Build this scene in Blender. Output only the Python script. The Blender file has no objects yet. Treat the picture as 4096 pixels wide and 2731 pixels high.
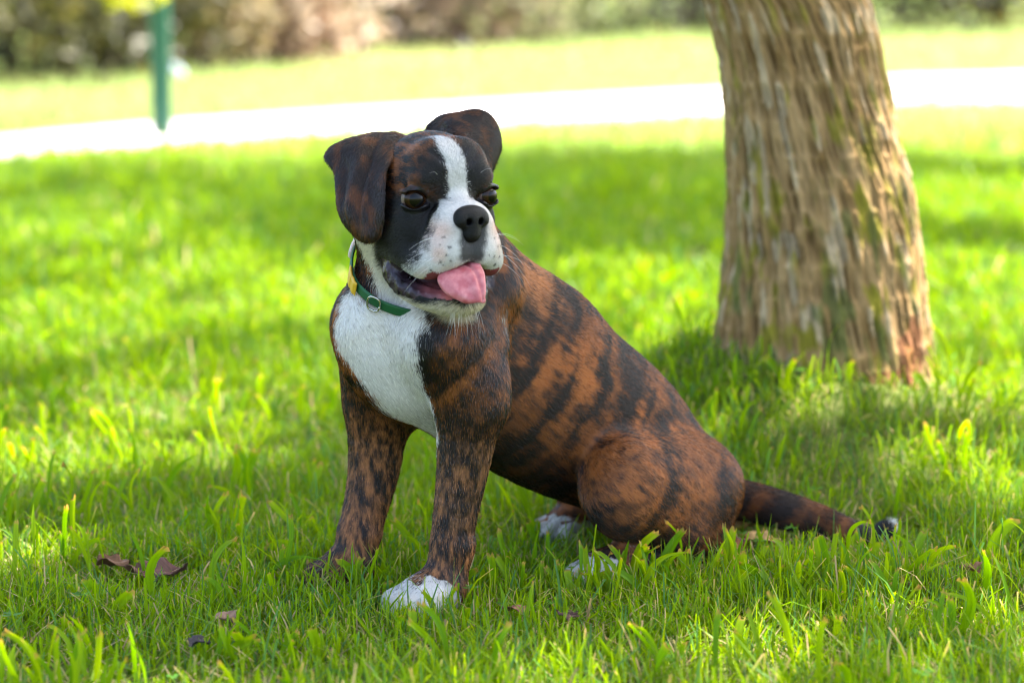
import bpy, math, random
import numpy as np
from mathutils import Vector, Matrix

random.seed(7)
RNG = np.random.default_rng(7)
scene = bpy.context.scene
COL = scene.collection

# ------------------------------------------------------------------ camera
CAM_H = 0.60
PITCH = math.radians(8.6)
FPX = 4096 * 85.0 / 36.0                      # focal length in photo pixels
cam = bpy.data.cameras.new('camera')
cam.lens = 85.0
cam.sensor_width = 36.0
cam.clip_start = 0.05
cam.clip_end = 500.0
cam.dof.use_dof = True
cam.dof.focus_distance = 2.285
cam.dof.aperture_fstop = 3.9
cam.dof.aperture_blades = 0
cam_ob = bpy.data.objects.new('camera', cam)
cam_ob.location = (0, 0, CAM_H)
cam_ob.rotation_euler = (math.pi / 2 - PITCH, 0, 0)
COL.objects.link(cam_ob)
scene.camera = cam_ob

# ------------------------------------------------------------------ daylight
SUN_EL = math.radians(60)
SUN_AZ = math.radians(62)                      # from +Y (away from camera) towards +X
SUN_DIR = np.array([math.sin(SUN_AZ) * math.cos(SUN_EL), math.cos(SUN_AZ) * math.cos(SUN_EL), math.sin(SUN_EL)])
world = bpy.data.worlds.new('World')
scene.world = world
world.use_nodes = True
wn = world.node_tree
sky = wn.nodes.new('ShaderNodeTexSky')
sky.sky_type = 'NISHITA'
sky.sun_disc = False
sky.sun_elevation = SUN_EL
sky.sun_rotation = SUN_AZ
sky.air_density = 1.0
sky.dust_density = 4.0
sky.ozone_density = 0.6
bg = wn.nodes['Background']
bg.inputs['Strength'].default_value = 0.15
wn.links.new(sky.outputs['Color'], bg.inputs['Color'])

sl = bpy.data.lights.new('sun', 'SUN')
sl.energy = 4.8
sl.angle = math.radians(0.53)
sl.color = (1.0, 0.95, 0.86)
sun_ob = bpy.data.objects.new('sun', sl)
sun_ob.rotation_euler = Vector(tuple(SUN_DIR)).to_track_quat('Z', 'Y').to_euler()
sun_ob.location = (6, 6, 12)
COL.objects.link(sun_ob)

vs = scene.view_settings
vs.view_transform = 'Standard'
vs.look = 'None'
vs.gamma = 1.0
vs.use_curve_mapping = False
vs.exposure = 2.56
scene.cycles.filter_width = 1.1
scene.cycles.use_adaptive_sampling = False
scene.cycles.max_bounces = 8
scene.cycles.transparent_max_bounces = 8
scene.cycles.caustics_reflective = False
scene.cycles.caustics_refractive = False
scene.cycles.sample_clamp_indirect = 6.0

# ------------------------------------------------------------------ helpers
def nrm(v):
    v = np.asarray(v, float)
    return v / (np.linalg.norm(v, axis=-1, keepdims=True) + 1e-12)

CAM_R = np.array([1.0, 0, 0])
CAM_F = np.array([0, math.cos(PITCH), -math.sin(PITCH)])
CAM_U = np.array([0, math.sin(PITCH), math.cos(PITCH)])
CAM_P = np.array([0, 0, CAM_H])

def ground_at(x, y):
    """measured from the photograph (4096 px wide): the spot on the lawn seen there"""
    d = CAM_F + CAM_R * ((x - 2048) / FPX) - CAM_U * ((y - 1365.5) / FPX)
    return CAM_P + d * (-CAM_H / d[2])

def _hash(ix, iy, iz, seed):
    h = (ix.astype(np.uint32) * np.uint32(374761393) + iy.astype(np.uint32) * np.uint32(668265263)
         + iz.astype(np.uint32) * np.uint32(2147483647) + np.uint32((seed * 144665 + 12345) & 0xffffffff))
    h = (h ^ (h >> np.uint32(13))) * np.uint32(1274126177)
    h = (h ^ (h >> np.uint32(16))) * np.uint32(2246822519)
    h = h ^ (h >> np.uint32(13))
    return h.astype(np.float64) / 4294967295.0

def noise3(p, seed=0):
    """value noise in -1..1"""
    p = np.asarray(p, float)
    i = np.floor(p).astype(np.int64)
    f = p - i
    f = f * f * f * (f * (f * 6 - 15) + 10)
    r = 0
    for dx in (0, 1):
        wx = f[..., 0] if dx else 1 - f[..., 0]
        for dy in (0, 1):
            wy = f[..., 1] if dy else 1 - f[..., 1]
            for dz in (0, 1):
                wz = f[..., 2] if dz else 1 - f[..., 2]
                r = r + wx * wy * wz * _hash(i[..., 0] + dx, i[..., 1] + dy, i[..., 2] + dz, seed)
    return r * 2 - 1

def fbm(p, seed=0, octv=3):
    a, s, t = 1.0, 0.0, 0.0
    p = np.asarray(p, float)
    for o in range(octv):
        s = s + a * noise3(p * (2 ** o) + 17.3 * o, seed + o)
        t += a
        a *= 0.5
    return s / t

def sstep(a, b, x):
    t = np.clip((x - a) / (b - a), 0, 1)
    return t * t * (3 - 2 * t)

def mesh_from(name, verts, faces, mat, parent=None, smooth=True, cols=None, colname='col'):
    """verts (n,3), faces (m,k) all of one size, or a list of such arrays"""
    me = bpy.data.meshes.new(name)
    verts = np.ascontiguousarray(verts, dtype=np.float32)
    fl = faces if isinstance(faces, list) else [faces]
    fl = [np.asarray(f, dtype=np.int32) for f in fl if len(f)]
    me.vertices.add(len(verts))
    me.vertices.foreach_set('co', verts.ravel())
    loops = np.concatenate([f.ravel() for f in fl]).astype(np.int32)
    sizes = np.concatenate([np.full(len(f), f.shape[1], np.int32) for f in fl])
    starts = np.concatenate([[0], np.cumsum(sizes)[:-1]]).astype(np.int32)
    me.loops.add(len(loops))
    me.loops.foreach_set('vertex_index', loops)
    me.polygons.add(len(sizes))
    me.polygons.foreach_set('loop_start', starts)
    if smooth:
        me.polygons.foreach_set('use_smooth', np.ones(len(sizes), dtype=bool))
    me.update(calc_edges=True)
    if cols is not None:
        a = me.attributes.new(colname, 'FLOAT_COLOR', 'POINT')
        c4 = np.ones((len(verts), 4), np.float32)
        c4[:, :3] = cols
        a.data.foreach_set('color', c4.ravel())
    if mat:
        me.materials.append(mat)
    ob = bpy.data.objects.new(name, me)
    COL.objects.link(ob)
    if parent is not None:
        ob.parent = parent
        ob.matrix_parent_inverse = parent.matrix_world.inverted()
    return ob

def empty(name, loc=(0, 0, 0), label=None, cat=None, group=None):
    o = bpy.data.objects.new(name, None)
    o.location = loc
    o.empty_display_size = 0.1
    COL.objects.link(o)
    o.matrix_world = Matrix.Translation(loc)
    tag(o, label, cat, group)
    return o

def tag(o, label=None, cat=None, group=None, kind=None):
    if label: o['label'] = label
    if cat: o['category'] = cat
    if group: o['group'] = group
    if kind: o['kind'] = kind
    return o

def material(name, rough=0.6, base=(0.5, 0.5, 0.5), spec=0.5, attr=None):
    m = bpy.data.materials.new(name)
    m.use_nodes = True
    b = m.node_tree.nodes['Principled BSDF']
    b.inputs['Base Color'].default_value = (*base, 1)
    b.inputs['Roughness'].default_value = rough
    b.inputs['Specular IOR Level'].default_value = spec
    if attr:
        a = m.node_tree.nodes.new('ShaderNodeAttribute')
        a.attribute_name = attr
        m.node_tree.links.new(a.outputs['Color'], b.inputs['Base Color'])
    return m, m.node_tree, b

def node(nt, kind, **kw):
    n = nt.nodes.new(kind)
    for k, v in kw.items():
        setattr(n, k, v)
    return n
# ================================================================== the park
def g2(x, y):
    """spot on the ground seen at photo position (2352 px wide)"""
    p = ground_at(x * 4096 / 2352, y * 4096 / 2352)
    return p

def grid_mesh(xs, ys):
    X, Y = np.meshgrid(xs, ys)
    V = np.stack([X.ravel(), Y.ravel(), np.zeros(X.size)], -1)
    i = np.arange(X.size).reshape(X.shape)
    F = np.stack([i[:-1, :-1], i[:-1, 1:], i[1:, 1:], i[1:, :-1]], -1).reshape(-1, 4)
    return V, F

# ---- ground
soil, nt, b = material('lawn_soil', .9, spec=.15)
tc = node(nt, 'ShaderNodeTexCoord'); n1 = node(nt, 'ShaderNodeTexNoise'); n1.inputs['Scale'].default_value = 55; n1.inputs['Detail'].default_value = 6
n2 = node(nt, 'ShaderNodeTexNoise'); n2.inputs['Scale'].default_value = 1.3; n2.inputs['Detail'].default_value = 3
r1 = node(nt, 'ShaderNodeValToRGB'); e = r1.color_ramp.elements
e[0].position = .30; e[0].color = (.035, .030, .012, 1); e[1].position = .72; e[1].color = (.16, .125, .055, 1)
m_ = e.new(.5); m_.color = (.070, .085, .016, 1)
r2 = node(nt, 'ShaderNodeValToRGB'); r2.color_ramp.elements[0].color = (.12, .19, .03, 1); r2.color_ramp.elements[1].color = (.20, .27, .06, 1)
mx = node(nt, 'ShaderNodeMix', data_type='RGBA'); mx.inputs['Factor'].default_value = .5
sx = node(nt, 'ShaderNodeSeparateXYZ'); mr = node(nt, 'ShaderNodeMapRange'); mr.inputs['From Min'].default_value = 3.0; mr.inputs['From Max'].default_value = 7.0
mr.inputs['To Min'].default_value = .25; mr.inputs['To Max'].default_value = .9
nt.links.new(tc.outputs['Object'], n1.inputs['Vector']); nt.links.new(tc.outputs['Object'], n2.inputs['Vector'])
nt.links.new(n1.outputs['Fac'], r1.inputs['Fac']); nt.links.new(n2.outputs['Fac'], r2.inputs['Fac'])
nt.links.new(tc.outputs['Object'], sx.inputs['Vector']); nt.links.new(sx.outputs['Y'], mr.inputs['Value']); nt.links.new(mr.outputs['Result'], mx.inputs['Factor'])
nt.links.new(r1.outputs['Color'], mx.inputs['A']); nt.links.new(r2.outputs['Color'], mx.inputs['B']); nt.links.new(mx.outputs['Result'], b.inputs['Base Color'])
bp = node(nt, 'ShaderNodeBump'); bp.inputs['Distance'].default_value = .01
nt.links.new(n1.outputs['Fac'], bp.inputs['Height']); nt.links.new(bp.outputs['Normal'], b.inputs['Normal'])
TREE_X, TREE_C = .352, 3.05
def rise(x, y):
    """the lawn swells a little round the foot of the tree"""
    return .158 * np.exp(-((x - TREE_X) ** 2 + (y - TREE_C) ** 2) / .262 ** 2)
def axis_(lo, a, b, hi, fine, n):
    return np.concatenate([np.linspace(lo, a, n)[:-1], np.arange(a, b, fine), np.linspace(b, hi, n)])
V, F = grid_mesh(axis_(-150, -1.2, 1.9, 150, .04, 25), axis_(-20, 1.6, 4.6, 280, .04, 30))
V[:, 2] = rise(V[:, 0], V[:, 1])
tag(mesh_from('ground', V, F, soil, smooth=False), 'level park lawn ground under the grass', kind='structure')

# ---- footpath across the lawn (4 mm sheets, a low edge on each side)
concrete, nt, b = material('pale_concrete', .85, spec=.2)
tc = node(nt, 'ShaderNodeTexCoord'); n1 = node(nt, 'ShaderNodeTexNoise'); n1.inputs['Scale'].default_value = 6; n1.inputs['Detail'].default_value = 8
r1 = node(nt, 'ShaderNodeValToRGB'); r1.color_ramp.elements[0].color = (.46, .42, .42, 1); r1.color_ramp.elements[1].color = (.60, .56, .57, 1)
nt.links.new(tc.outputs['Object'], n1.inputs['Vector']); nt.links.new(n1.outputs['Fac'], r1.inputs['Fac']); nt.links.new(r1.outputs['Color'], b.inputs['Base Color'])
near = np.array([g2(-500, 420), g2(-200, 402), g2(0, 380), g2(380, 334), g2(800, 310), g2(1200, 292), g2(1650, 271), g2(2050, 250), g2(2352, 246), g2(2800, 256), g2(3400, 252)])
far = np.array([g2(-500, 350), g2(-200, 338), g2(0, 326), g2(380, 291), g2(800, 263), g2(1200, 239), g2(1650, 215), g2(2050, 186), g2(2352, 178), g2(2800, 171), g2(3400, 163)])
def resample(P, n):
    t = np.linspace(0, len(P) - 1, n); i = np.minimum(t.astype(int), len(P) - 2); u = (t - i)[:, None]
    return P[i] * (1 - u) + P[i + 1] * u
near = resample(near, 61); far = resample(far, 61)
rows = [near * [1, 1, 0], near * [1, 1, 0] + [0, 0, .02], far * [1, 1, 0] + [0, 0, .02], far * [1, 1, 0]]
V = np.concatenate(rows); n = 61
F = np.concatenate([np.stack([np.arange(n - 1) + k * n, np.arange(1, n) + k * n, np.arange(1, n) + (k + 1) * n, np.arange(n - 1) + (k + 1) * n], -1) for k in range(3)])
tag(mesh_from('footpath', V, F, concrete, smooth=False), 'pale sunlit footpath crossing the lawn', kind='structure')
PATH_N, PATH_F = near, far

# ---- bare earth at the foot of the shrubs
earth, nt, b = material('dry_earth', .95, spec=.1)
tc = node(nt, 'ShaderNodeTexCoord'); n1 = node(nt, 'ShaderNodeTexNoise'); n1.inputs['Scale'].default_value = 9; n1.inputs['Detail'].default_value = 6
r1 = node(nt, 'ShaderNodeValToRGB'); r1.color_ramp.elements[0].color = (.26, .18, .12, 1); r1.color_ramp.elements[1].color = (.46, .36, .27, 1)
nt.links.new(tc.outputs['Object'], n1.inputs['Vector']); nt.links.new(n1.outputs['Fac'], r1.inputs['Fac']); nt.links.new(r1.outputs['Color'], b.inputs['Base Color'])
ring = [g2(x, y) for x, y in ((640, 162), (760, 172), (900, 158), (1040, 140), (1180, 118), (1240, 104), (1100, 96), (900, 90), (740, 100), (660, 130))]
V = np.array(ring) * [1, 1, 0] + [0, 0, .004]
V = np.concatenate([V, V.mean(0, keepdims=True)])
F = np.array([[i, (i + 1) % 10, 10] for i in range(10)])
tag(mesh_from('bare_earth', V, F[:, ::-1] if np.cross(V[1] - V[0], V[10] - V[0])[2] < 0 else F, earth, smooth=False), 'patch of bare dry earth below the pale shrubs', kind='structure')

# ------------------------------------------------------------------ leaves
def leaf_material(name, base, trans=.45, rough=.45, attr=True):
    m, nt, b = material(name, rough, base, spec=.4, attr='col' if attr else None)
    tr = node(nt, 'ShaderNodeBsdfTranslucent')
    if attr:
        a = [x for x in nt.nodes if x.type == 'ATTRIBUTE'][0]
        hs = node(nt, 'ShaderNodeHueSaturation'); hs.inputs['Hue'].default_value = .485; hs.inputs['Saturation'].default_value = 1.08; hs.inputs['Value'].default_value = 1.7
        nt.links.new(a.outputs['Color'], hs.inputs['Color']); nt.links.new(hs.outputs['Color'], tr.inputs['Color'])
    else:
        tr.inputs['Color'].default_value = (base[0] * 1.6, base[1] * 1.4, base[2], 1)
    mxs = node(nt, 'ShaderNodeMixShader'); mxs.inputs['Fac'].default_value = trans
    out = nt.nodes['Material Output']
    nt.links.new(b.outputs['BSDF'], mxs.inputs[1]); nt.links.new(tr.outputs['BSDF'], mxs.inputs[2]); nt.links.new(mxs.outputs['Shader'], out.inputs['Surface'])
    return m

def leaves(cen, size, rng, wid=.6, normal=None, spread=1.0):
    """folded leaf faces: four corners and a raised midrib line, two triangles each side joined as two quads"""
    n = len(cen)
    a = nrm(rng.normal(0, 1, (n, 3)))
    if normal is None:
        nn = rng.normal(0, 1, (n, 3))
    else:
        nn = normal + rng.normal(0, spread, (n, 3))
    nn = nrm(nn - a * (nn * a).sum(-1, keepdims=True))
    b_ = np.cross(nn, a)
    s = np.asarray(size).reshape(-1, 1) * np.ones((n, 1))
    base = cen - a * s * .5; tip = cen + a * s * .5 - nn * s * .12
    lft = cen + b_ * s * wid * .5 + nn * s * .08; rgt = cen - b_ * s * wid * .5 + nn * s * .08
    V = np.stack([base, lft, tip, rgt], 1).reshape(-1, 3)
    i = np.arange(n)[:, None] * 4
    F = np.concatenate([i + np.array([0, 2, 1]), i + np.array([0, 3, 2])])
    return V, F

def tube(path, rad, ns=10):
    """tapered limb through points"""
    P = np.array(path, float); R = np.array(rad, float)
    d = nrm(np.gradient(P, axis=0))
    ref = np.array([0.31, .17, .93])
    u = nrm(np.cross(d, ref)); w = np.cross(d, u)
    an = np.arange(ns) / ns * 2 * math.pi
    V = (P[:, None] + R[:, None, None] * (u[:, None] * np.cos(an)[None, :, None] + w[:, None] * np.sin(an)[None, :, None])).reshape(-1, 3)
    i = np.arange(len(P) * ns).reshape(len(P), ns); j = np.roll(i, -1, 1)
    F = np.stack([i[:-1], j[:-1], j[1:], i[1:]], -1).reshape(-1, 4)
    V = np.concatenate([V, P[-1:]])
    T = np.stack([i[-1], j[-1], np.full(ns, len(V) - 1)], -1)
    return V, [F, T]

def join(parts):
    Vs = []; fs = {}
    o = 0
    for V, F in parts:
        Vs.append(V)
        for f in (F if isinstance(F, list) else [F]):
            fs.setdefault(f.shape[1], []).append(f + o)
        o += len(V)
    return np.concatenate(Vs), [np.concatenate(v) for v in fs.values()]

# ------------------------------------------------------------------ the tree beside the dog
def trunk_at(y):
    """middle and radius of the leaning trunk seen at photo row y (2352 px wide)"""
    ys = [0, 100, 200, 300, 450, 600, 750, 840, 925]
    lx = [1615, 1640, 1655, 1661, 1668, 1662, 1648, 1640, 1628]
    rx_ = [1985, 2010, 2030, 2052, 2097, 2120, 2140, 2150, 2170]
    k = 4096 / 2352
    l = np.interp(y, ys, lx) * k; r = np.interp(y, ys, rx_) * k
    return ((l + r) / 2 - 2048) / FPX * TREE_C, (r - l) / 2 / FPX * TREE_C * .985
rows_y = np.linspace(935, 0, 24)
zc = []; xc_ = []; rc = []
for y in rows_y:
    d = CAM_F - CAM_U * ((y * 4096 / 2352 - 1365.5) / FPX)
    z = CAM_H + d[2] / d[1] * TREE_C
    x, r = trunk_at(y)
    zc.append(z); xc_.append(x); rc.append(r)
zc = np.array(zc); xc_ = np.array(xc_); rc = np.array(rc)
sl_ = (xc_[-1] - xc_[-6]) / (zc[-1] - zc[-6])
Z0 = zc[0] + .004
zs = np.concatenate([[Z0 - .14, Z0 - .06], np.linspace(zc[0], zc[-1], 330), np.linspace(zc[-1], 2.5, 180)[1:]])
xs_ = np.interp(zs, zc, xc_); hi_ = zs > zc[-1]
xs_[hi_] = xc_[-1] + sl_ * (zs[hi_] - zc[-1]) * .8
rs_ = np.interp(zs, zc, rc); rs_[hi_] = rc[-1] - (zs[hi_] - zc[-1]) * .018
k_ = np.ones(9) / 9
xs_ = np.convolve(np.pad(xs_, 4, 'edge'), k_, 'valid'); rs_ = np.convolve(np.pad(rs_, 4, 'edge'), k_, 'valid')
rs_ = rs_ + .035 * np.exp(-np.clip(zs - Z0 + .02, 0, 9) / .03)
NA = 360
an = np.arange(NA) / NA * 2 * math.pi
cx, sn = np.cos(an), np.sin(an)
A_, Z_ = np.meshgrid(an, zs)
cyl = np.stack([np.cos(A_) * .16, np.sin(A_) * .16, Z_], -1).reshape(-1, 3)
wv_ = fbm(cyl * 9, 101, 2)[:, None] * np.array([.009, .009, 0.0])
q_ = cyl + wv_
tw = q_.copy(); tw[:, 0] += .18 * q_[:, 2]
ridge = 1 - np.abs(noise3(tw * np.array([96, 96, 18]), 102)) * 2
ridge2 = 1 - np.abs(noise3(tw * np.array([170, 170, 46]) + 7, 103)) * 2
lump = fbm(cyl * np.array([7, 7, 3]), 104, 3)
pl_n = noise3(tw * np.array([88, 88, 22]), 106)
flut = noise3(np.stack([np.cos(A_).ravel() * 1.7, np.sin(A_).ravel() * 1.7, Z_.ravel() * 1.2], -1), 105)
dis = .0030 * ridge + .002 * pl_n + .0018 * ridge2 + .004 * lump + .005 * flut
Rm = np.repeat(rs_, NA) + dis
V = np.stack([np.repeat(xs_, NA) + Rm * np.tile(cx, len(zs)), TREE_C + Rm * np.tile(sn, len(zs)), np.repeat(zs, NA)], -1)
i = np.arange(len(zs) * NA).reshape(len(zs), NA); j = np.roll(i, -1, 1)
F = np.stack([i[:-1], j[:-1], j[1:], i[1:]], -1).reshape(-1, 4)
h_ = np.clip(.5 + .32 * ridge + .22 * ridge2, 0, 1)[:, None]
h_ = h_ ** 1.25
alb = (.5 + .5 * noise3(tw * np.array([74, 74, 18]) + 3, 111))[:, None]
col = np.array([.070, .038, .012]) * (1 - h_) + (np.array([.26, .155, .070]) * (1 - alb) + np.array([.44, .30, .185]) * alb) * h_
pl = 1.2 * sstep(.30, .60, noise3(tw * np.array([88, 88, 22]), 106))[:, None]
col = col * (1 - .45 * pl) + np.array([.54, .45, .39]) * .45 * pl * (.4 + .6 * h_)
li = (sstep(.08, .5, fbm(tw * np.array([60, 60, 24]), 107, 3)) * np.interp(V[:, 2] - Z0, [0, .08, .27, .45, 1.2], [.8, 1, 1, .7, .35]))[:, None]
col = col * (1 - li) + (np.array([.19, .165, .022]) * (.5 + .8 * h_)) * li
mo = (sstep(.12, .5, fbm(tw * np.array([50, 50, 20]) + 4, 108, 3)) * np.interp(V[:, 2] - Z0, [0, .24, .42], [.9, .7, .15]))[:, None]
col = col * (1 - mo) + (np.array([.075, .095, .030]) * (.5 + .8 * h_)) * mo
# the reddish wound at the foot
rd = np.hypot((V[:, 0] - (xs_[5] + .098)) / .018, (V[:, 2] - Z0 - .085) / .038) + .8 * fbm(cyl * 40, 109, 2)
rd = np.minimum(rd, np.hypot((V[:, 0] - (xs_[5] + .072)) / .04, (V[:, 2] - Z0 - .05) / .016) + .3 * fbm(cyl * 50, 110, 2))
rdm = (sstep(1.1, .7, rd) * (V[:, 1] < TREE_C))[:, None]
col = col * (1 - rdm * .75) + np.array([.24, .08, .045]) * (.35 + .9 * h_) * rdm * .6
col = col * np.array([1.00, .94, .70])
bark, nt, b = material('bark', .88, spec=.2, attr='col')
tree = empty('tree', (float(xs_[3]), TREE_C, float(Z0)), 'leaning tree with ridged grey brown bark and yellow lichen behind the dog', 'tree')
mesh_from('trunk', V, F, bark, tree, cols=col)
# limbs
crown_c = np.array([1.35, 4.4, 4.0])
fork = np.array([xs_[-1], TREE_C, 2.42])
parts = []
lr = np.random.default_rng(21)
tips = []
for k in range(9):
    a = k / 9 * 2 * math.pi + lr.normal(0, .2)
    e_ = crown_c + np.array([math.cos(a) * lr.uniform(2.2, 3.6), math.sin(a) * lr.uniform(2.2, 3.6), lr.uniform(-.4, 1.2)])
    m1 = fork * .6 + e_ * .4 + np.array([0, 0, .5]) + lr.normal(0, .15, 3)
    P = catmull_pts = np.array([fork, fork * .75 + m1 * .25, m1, (m1 + e_) / 2 + lr.normal(0, .15, 3), e_])
    parts.append(tube(P, [.075, .06, .042, .026, .008], 9))
    for w in range(5):
        s_ = P[2] * (1 - w / 5) + e_ * (w / 5)
        t_ = s_ + lr.normal(0, .8, 3) + [0, 0, .2]
        parts.append(tube([s_, (s_ + t_) / 2 + lr.normal(0, .08, 3), t_], [.02, .012, .004], 6))
LV, LF = join(parts)
limb = mesh_from('limbs', LV, LF, bark, tree, cols=np.tile([.19, .13, .08], (len(LV), 1)))

# crown: leaves hung so that the sun comes through where the lawn is dappled
SPOTS = [  # photo spots (2352 px wide) where sun reaches the lawn: x, y, radius m
    (60, 1120, .16), (170, 1180, .13), (330, 1075, .10), (250, 960, .10), (560, 1100, .08), (40, 1300, .10), (420, 985, .08),
    (100, 770, .28), (690, 740, .25), (400, 640, .22), (180, 560, .25),
    (1880, 1330, .085), (1960, 1310, .07), (1760, 1330, .05), (1990, 1440, .06), (2260, 1180, .09), (2300, 1010, .16), (2190, 930, .12), (2250, 760, .30), (2330, 660, .35), (2160, 660, .25),
    (2260, 470, .55), (2120, 465, .45), (1520, 700, .20), (1590, 800, .12), (1480, 880, .10), (2080, 1020, .07), (1850, 960, .08), (1450, 640, .2), (730, 650, .18),
    (1640, 1150, .05), (2000, 1150, .06), (1010, 1480, .06), (600, 1500, .07), (1600, 1520, .06), (2250, 1450, .06), (1800, 1500, .06), (140, 1480, .06)]
spots = [(g2(x, y), r) for x, y, r in SPOTS]
def sunlit(gx, gy):
    """0 shade .. 1 open to the sun, on the lawn"""
    P = np.stack([gx, gy, np.zeros_like(gx)], -1)
    w = fbm(P * 1.1, 121, 3)
    edge = 7.9 + .45 * w + .5 * np.clip(gx, -2.5, 1.0) - .9 * sstep(.9, 1.5, gx)
    s = sstep(-.35, .35, gy - edge)
    for c, r in spots:
        d = np.hypot(gx - c[0], (gy - c[1]) * .8) / r
        s = np.maximum(s, sstep(1.25, .75, d + .3 * w))
    s = np.maximum(s, sstep(.40, .58, fbm(P * 2.3 + 5, 122, 2)) * sstep(4.6, 3.8, gy))
    # the crown is thinner away from the dog
    thin = .66 * sstep(2.75, 3.5, gy + .25 * w) * sstep(5.2, 4.3, gy + .5 * w) + .62 * sstep(-.42, -.75, gx + .1 * w) * sstep(2.2, 2.5, gy) + .5 * sstep(.62, .95, gx) * sstep(5.2, 4.3, gy + .5 * w)
    thin = np.maximum(thin, .74 * sstep(2.60, 2.75, gy) * sstep(-.10, .08, gx) * sstep(5.2, 4.3, gy))
    thin = np.maximum(thin, .58 * sstep(2.14, 2.02, gy))
    s = np.maximum(s, np.clip(thin, 0, .74))
    # the dog sits in full shade
    a_ = np.array([-.20, 2.16]); b_ = np.array([.24, 2.50])
    u_ = np.clip(((gx - a_[0]) * (b_ - a_)[0] + (gy - a_[1]) * (b_ - a_)[1]) / ((b_ - a_) @ (b_ - a_)), 0, 1)
    s = s * sstep(.15, .22, np.hypot(gx - a_[0] - u_ * (b_ - a_)[0], gy - a_[1] - u_ * (b_ - a_)[1]))
    return s
lr = np.random.default_rng(33)
NL = 98000
gx = lr.uniform(-4.6, 4.0, NL); gy = lr.uniform(-1.0, 9.4, NL)
gx[:6000] = lr.uniform(-.55, .40, 6000); gy[:6000] = lr.uniform(2.05, 2.75, 6000)
hh = 2.9 + 2.6 * lr.beta(2, 2, NL)
keep = lr.random(NL) > sunlit(gx, gy)
# the dog and its nearest surroundings stay in shade
cen = np.stack([gx, gy, np.zeros(NL)], -1) + SUN_DIR[None] * (hh / SUN_DIR[2])[:, None]
dd = ((cen - crown_c) / np.array([5.2, 5.9, 2.2])) 
keep &= (dd ** 2).sum(-1) < 1.25 + .25 * fbm(cen * .6, 123, 2)
cen = cen[keep]
lv, lf = leaves(cen, lr.uniform(.085, .135, len(cen)), lr, .62, normal=np.array([0, 0, 1.0]), spread=.55)
lc = np.array([.055, .105, .018]) * lr.uniform(.7, 1.35, (len(cen), 1)) + np.array([.03, .02, 0]) * lr.random((len(cen), 1))
leaf_mat = leaf_material('tree_leaf', (.06, .11, .02), .38)
fo = mesh_from('foliage', lv, lf, leaf_mat, tree, smooth=False, cols=np.repeat(lc, 4, 0))
tag(fo, kind='stuff')
# a low spray of leaves in the sun, top left
lr = np.random.default_rng(35)
def at(x, y, t):
    return CAM_P + (CAM_F + CAM_R * ((x * 4096 / 2352 - 2048) / FPX) - CAM_U * ((y * 4096 / 2352 - 1365.5) / FPX)) * t
sp0 = at(295, -10, 8.6); sp1 = at(236, -22, 8.6)
par = []
for c in (sp0, sp1):
    top = c + np.array([.25, -.1, 1.9])
    par.append(tube([top + [.4, -.2, 1.0], top, (top + c) / 2 + [.1, 0, -.1], c + [0, 0, .05]], [.012, .009, .006, .003], 6))
tv_, tf_ = join(par)
br = mesh_from('drooping_branch', tv_, tf_, bark, tree, cols=np.tile([.12, .10, .05], (len(tv_), 1)))
cc = np.concatenate([sp0 + lr.normal(0, 1, (34, 3)) * [.055, .05, .026], sp1 + lr.normal(0, 1, (14, 3)) * [.04, .04, .02]])
cc = np.concatenate([cc, sp0 + lr.normal(0, 1, (150, 3)) * [.12, .12, .15] + [.06, 0, .32]])
lv, lf = leaves(cc, lr.uniform(.05, .08, len(cc)), lr, .6, normal=SUN_DIR, spread=.4)
spray = mesh_from('leaf_spray', lv, lf, leaf_material('young_leaf', (.3, .3, .02), .5), br, smooth=False, cols=np.tile([.26, .29, .012], (len(lv), 1)) * np.repeat(lr.uniform(.8, 1.2, (len(cc), 1)), 4, 0))
tag(spray, kind='stuff')

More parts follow.
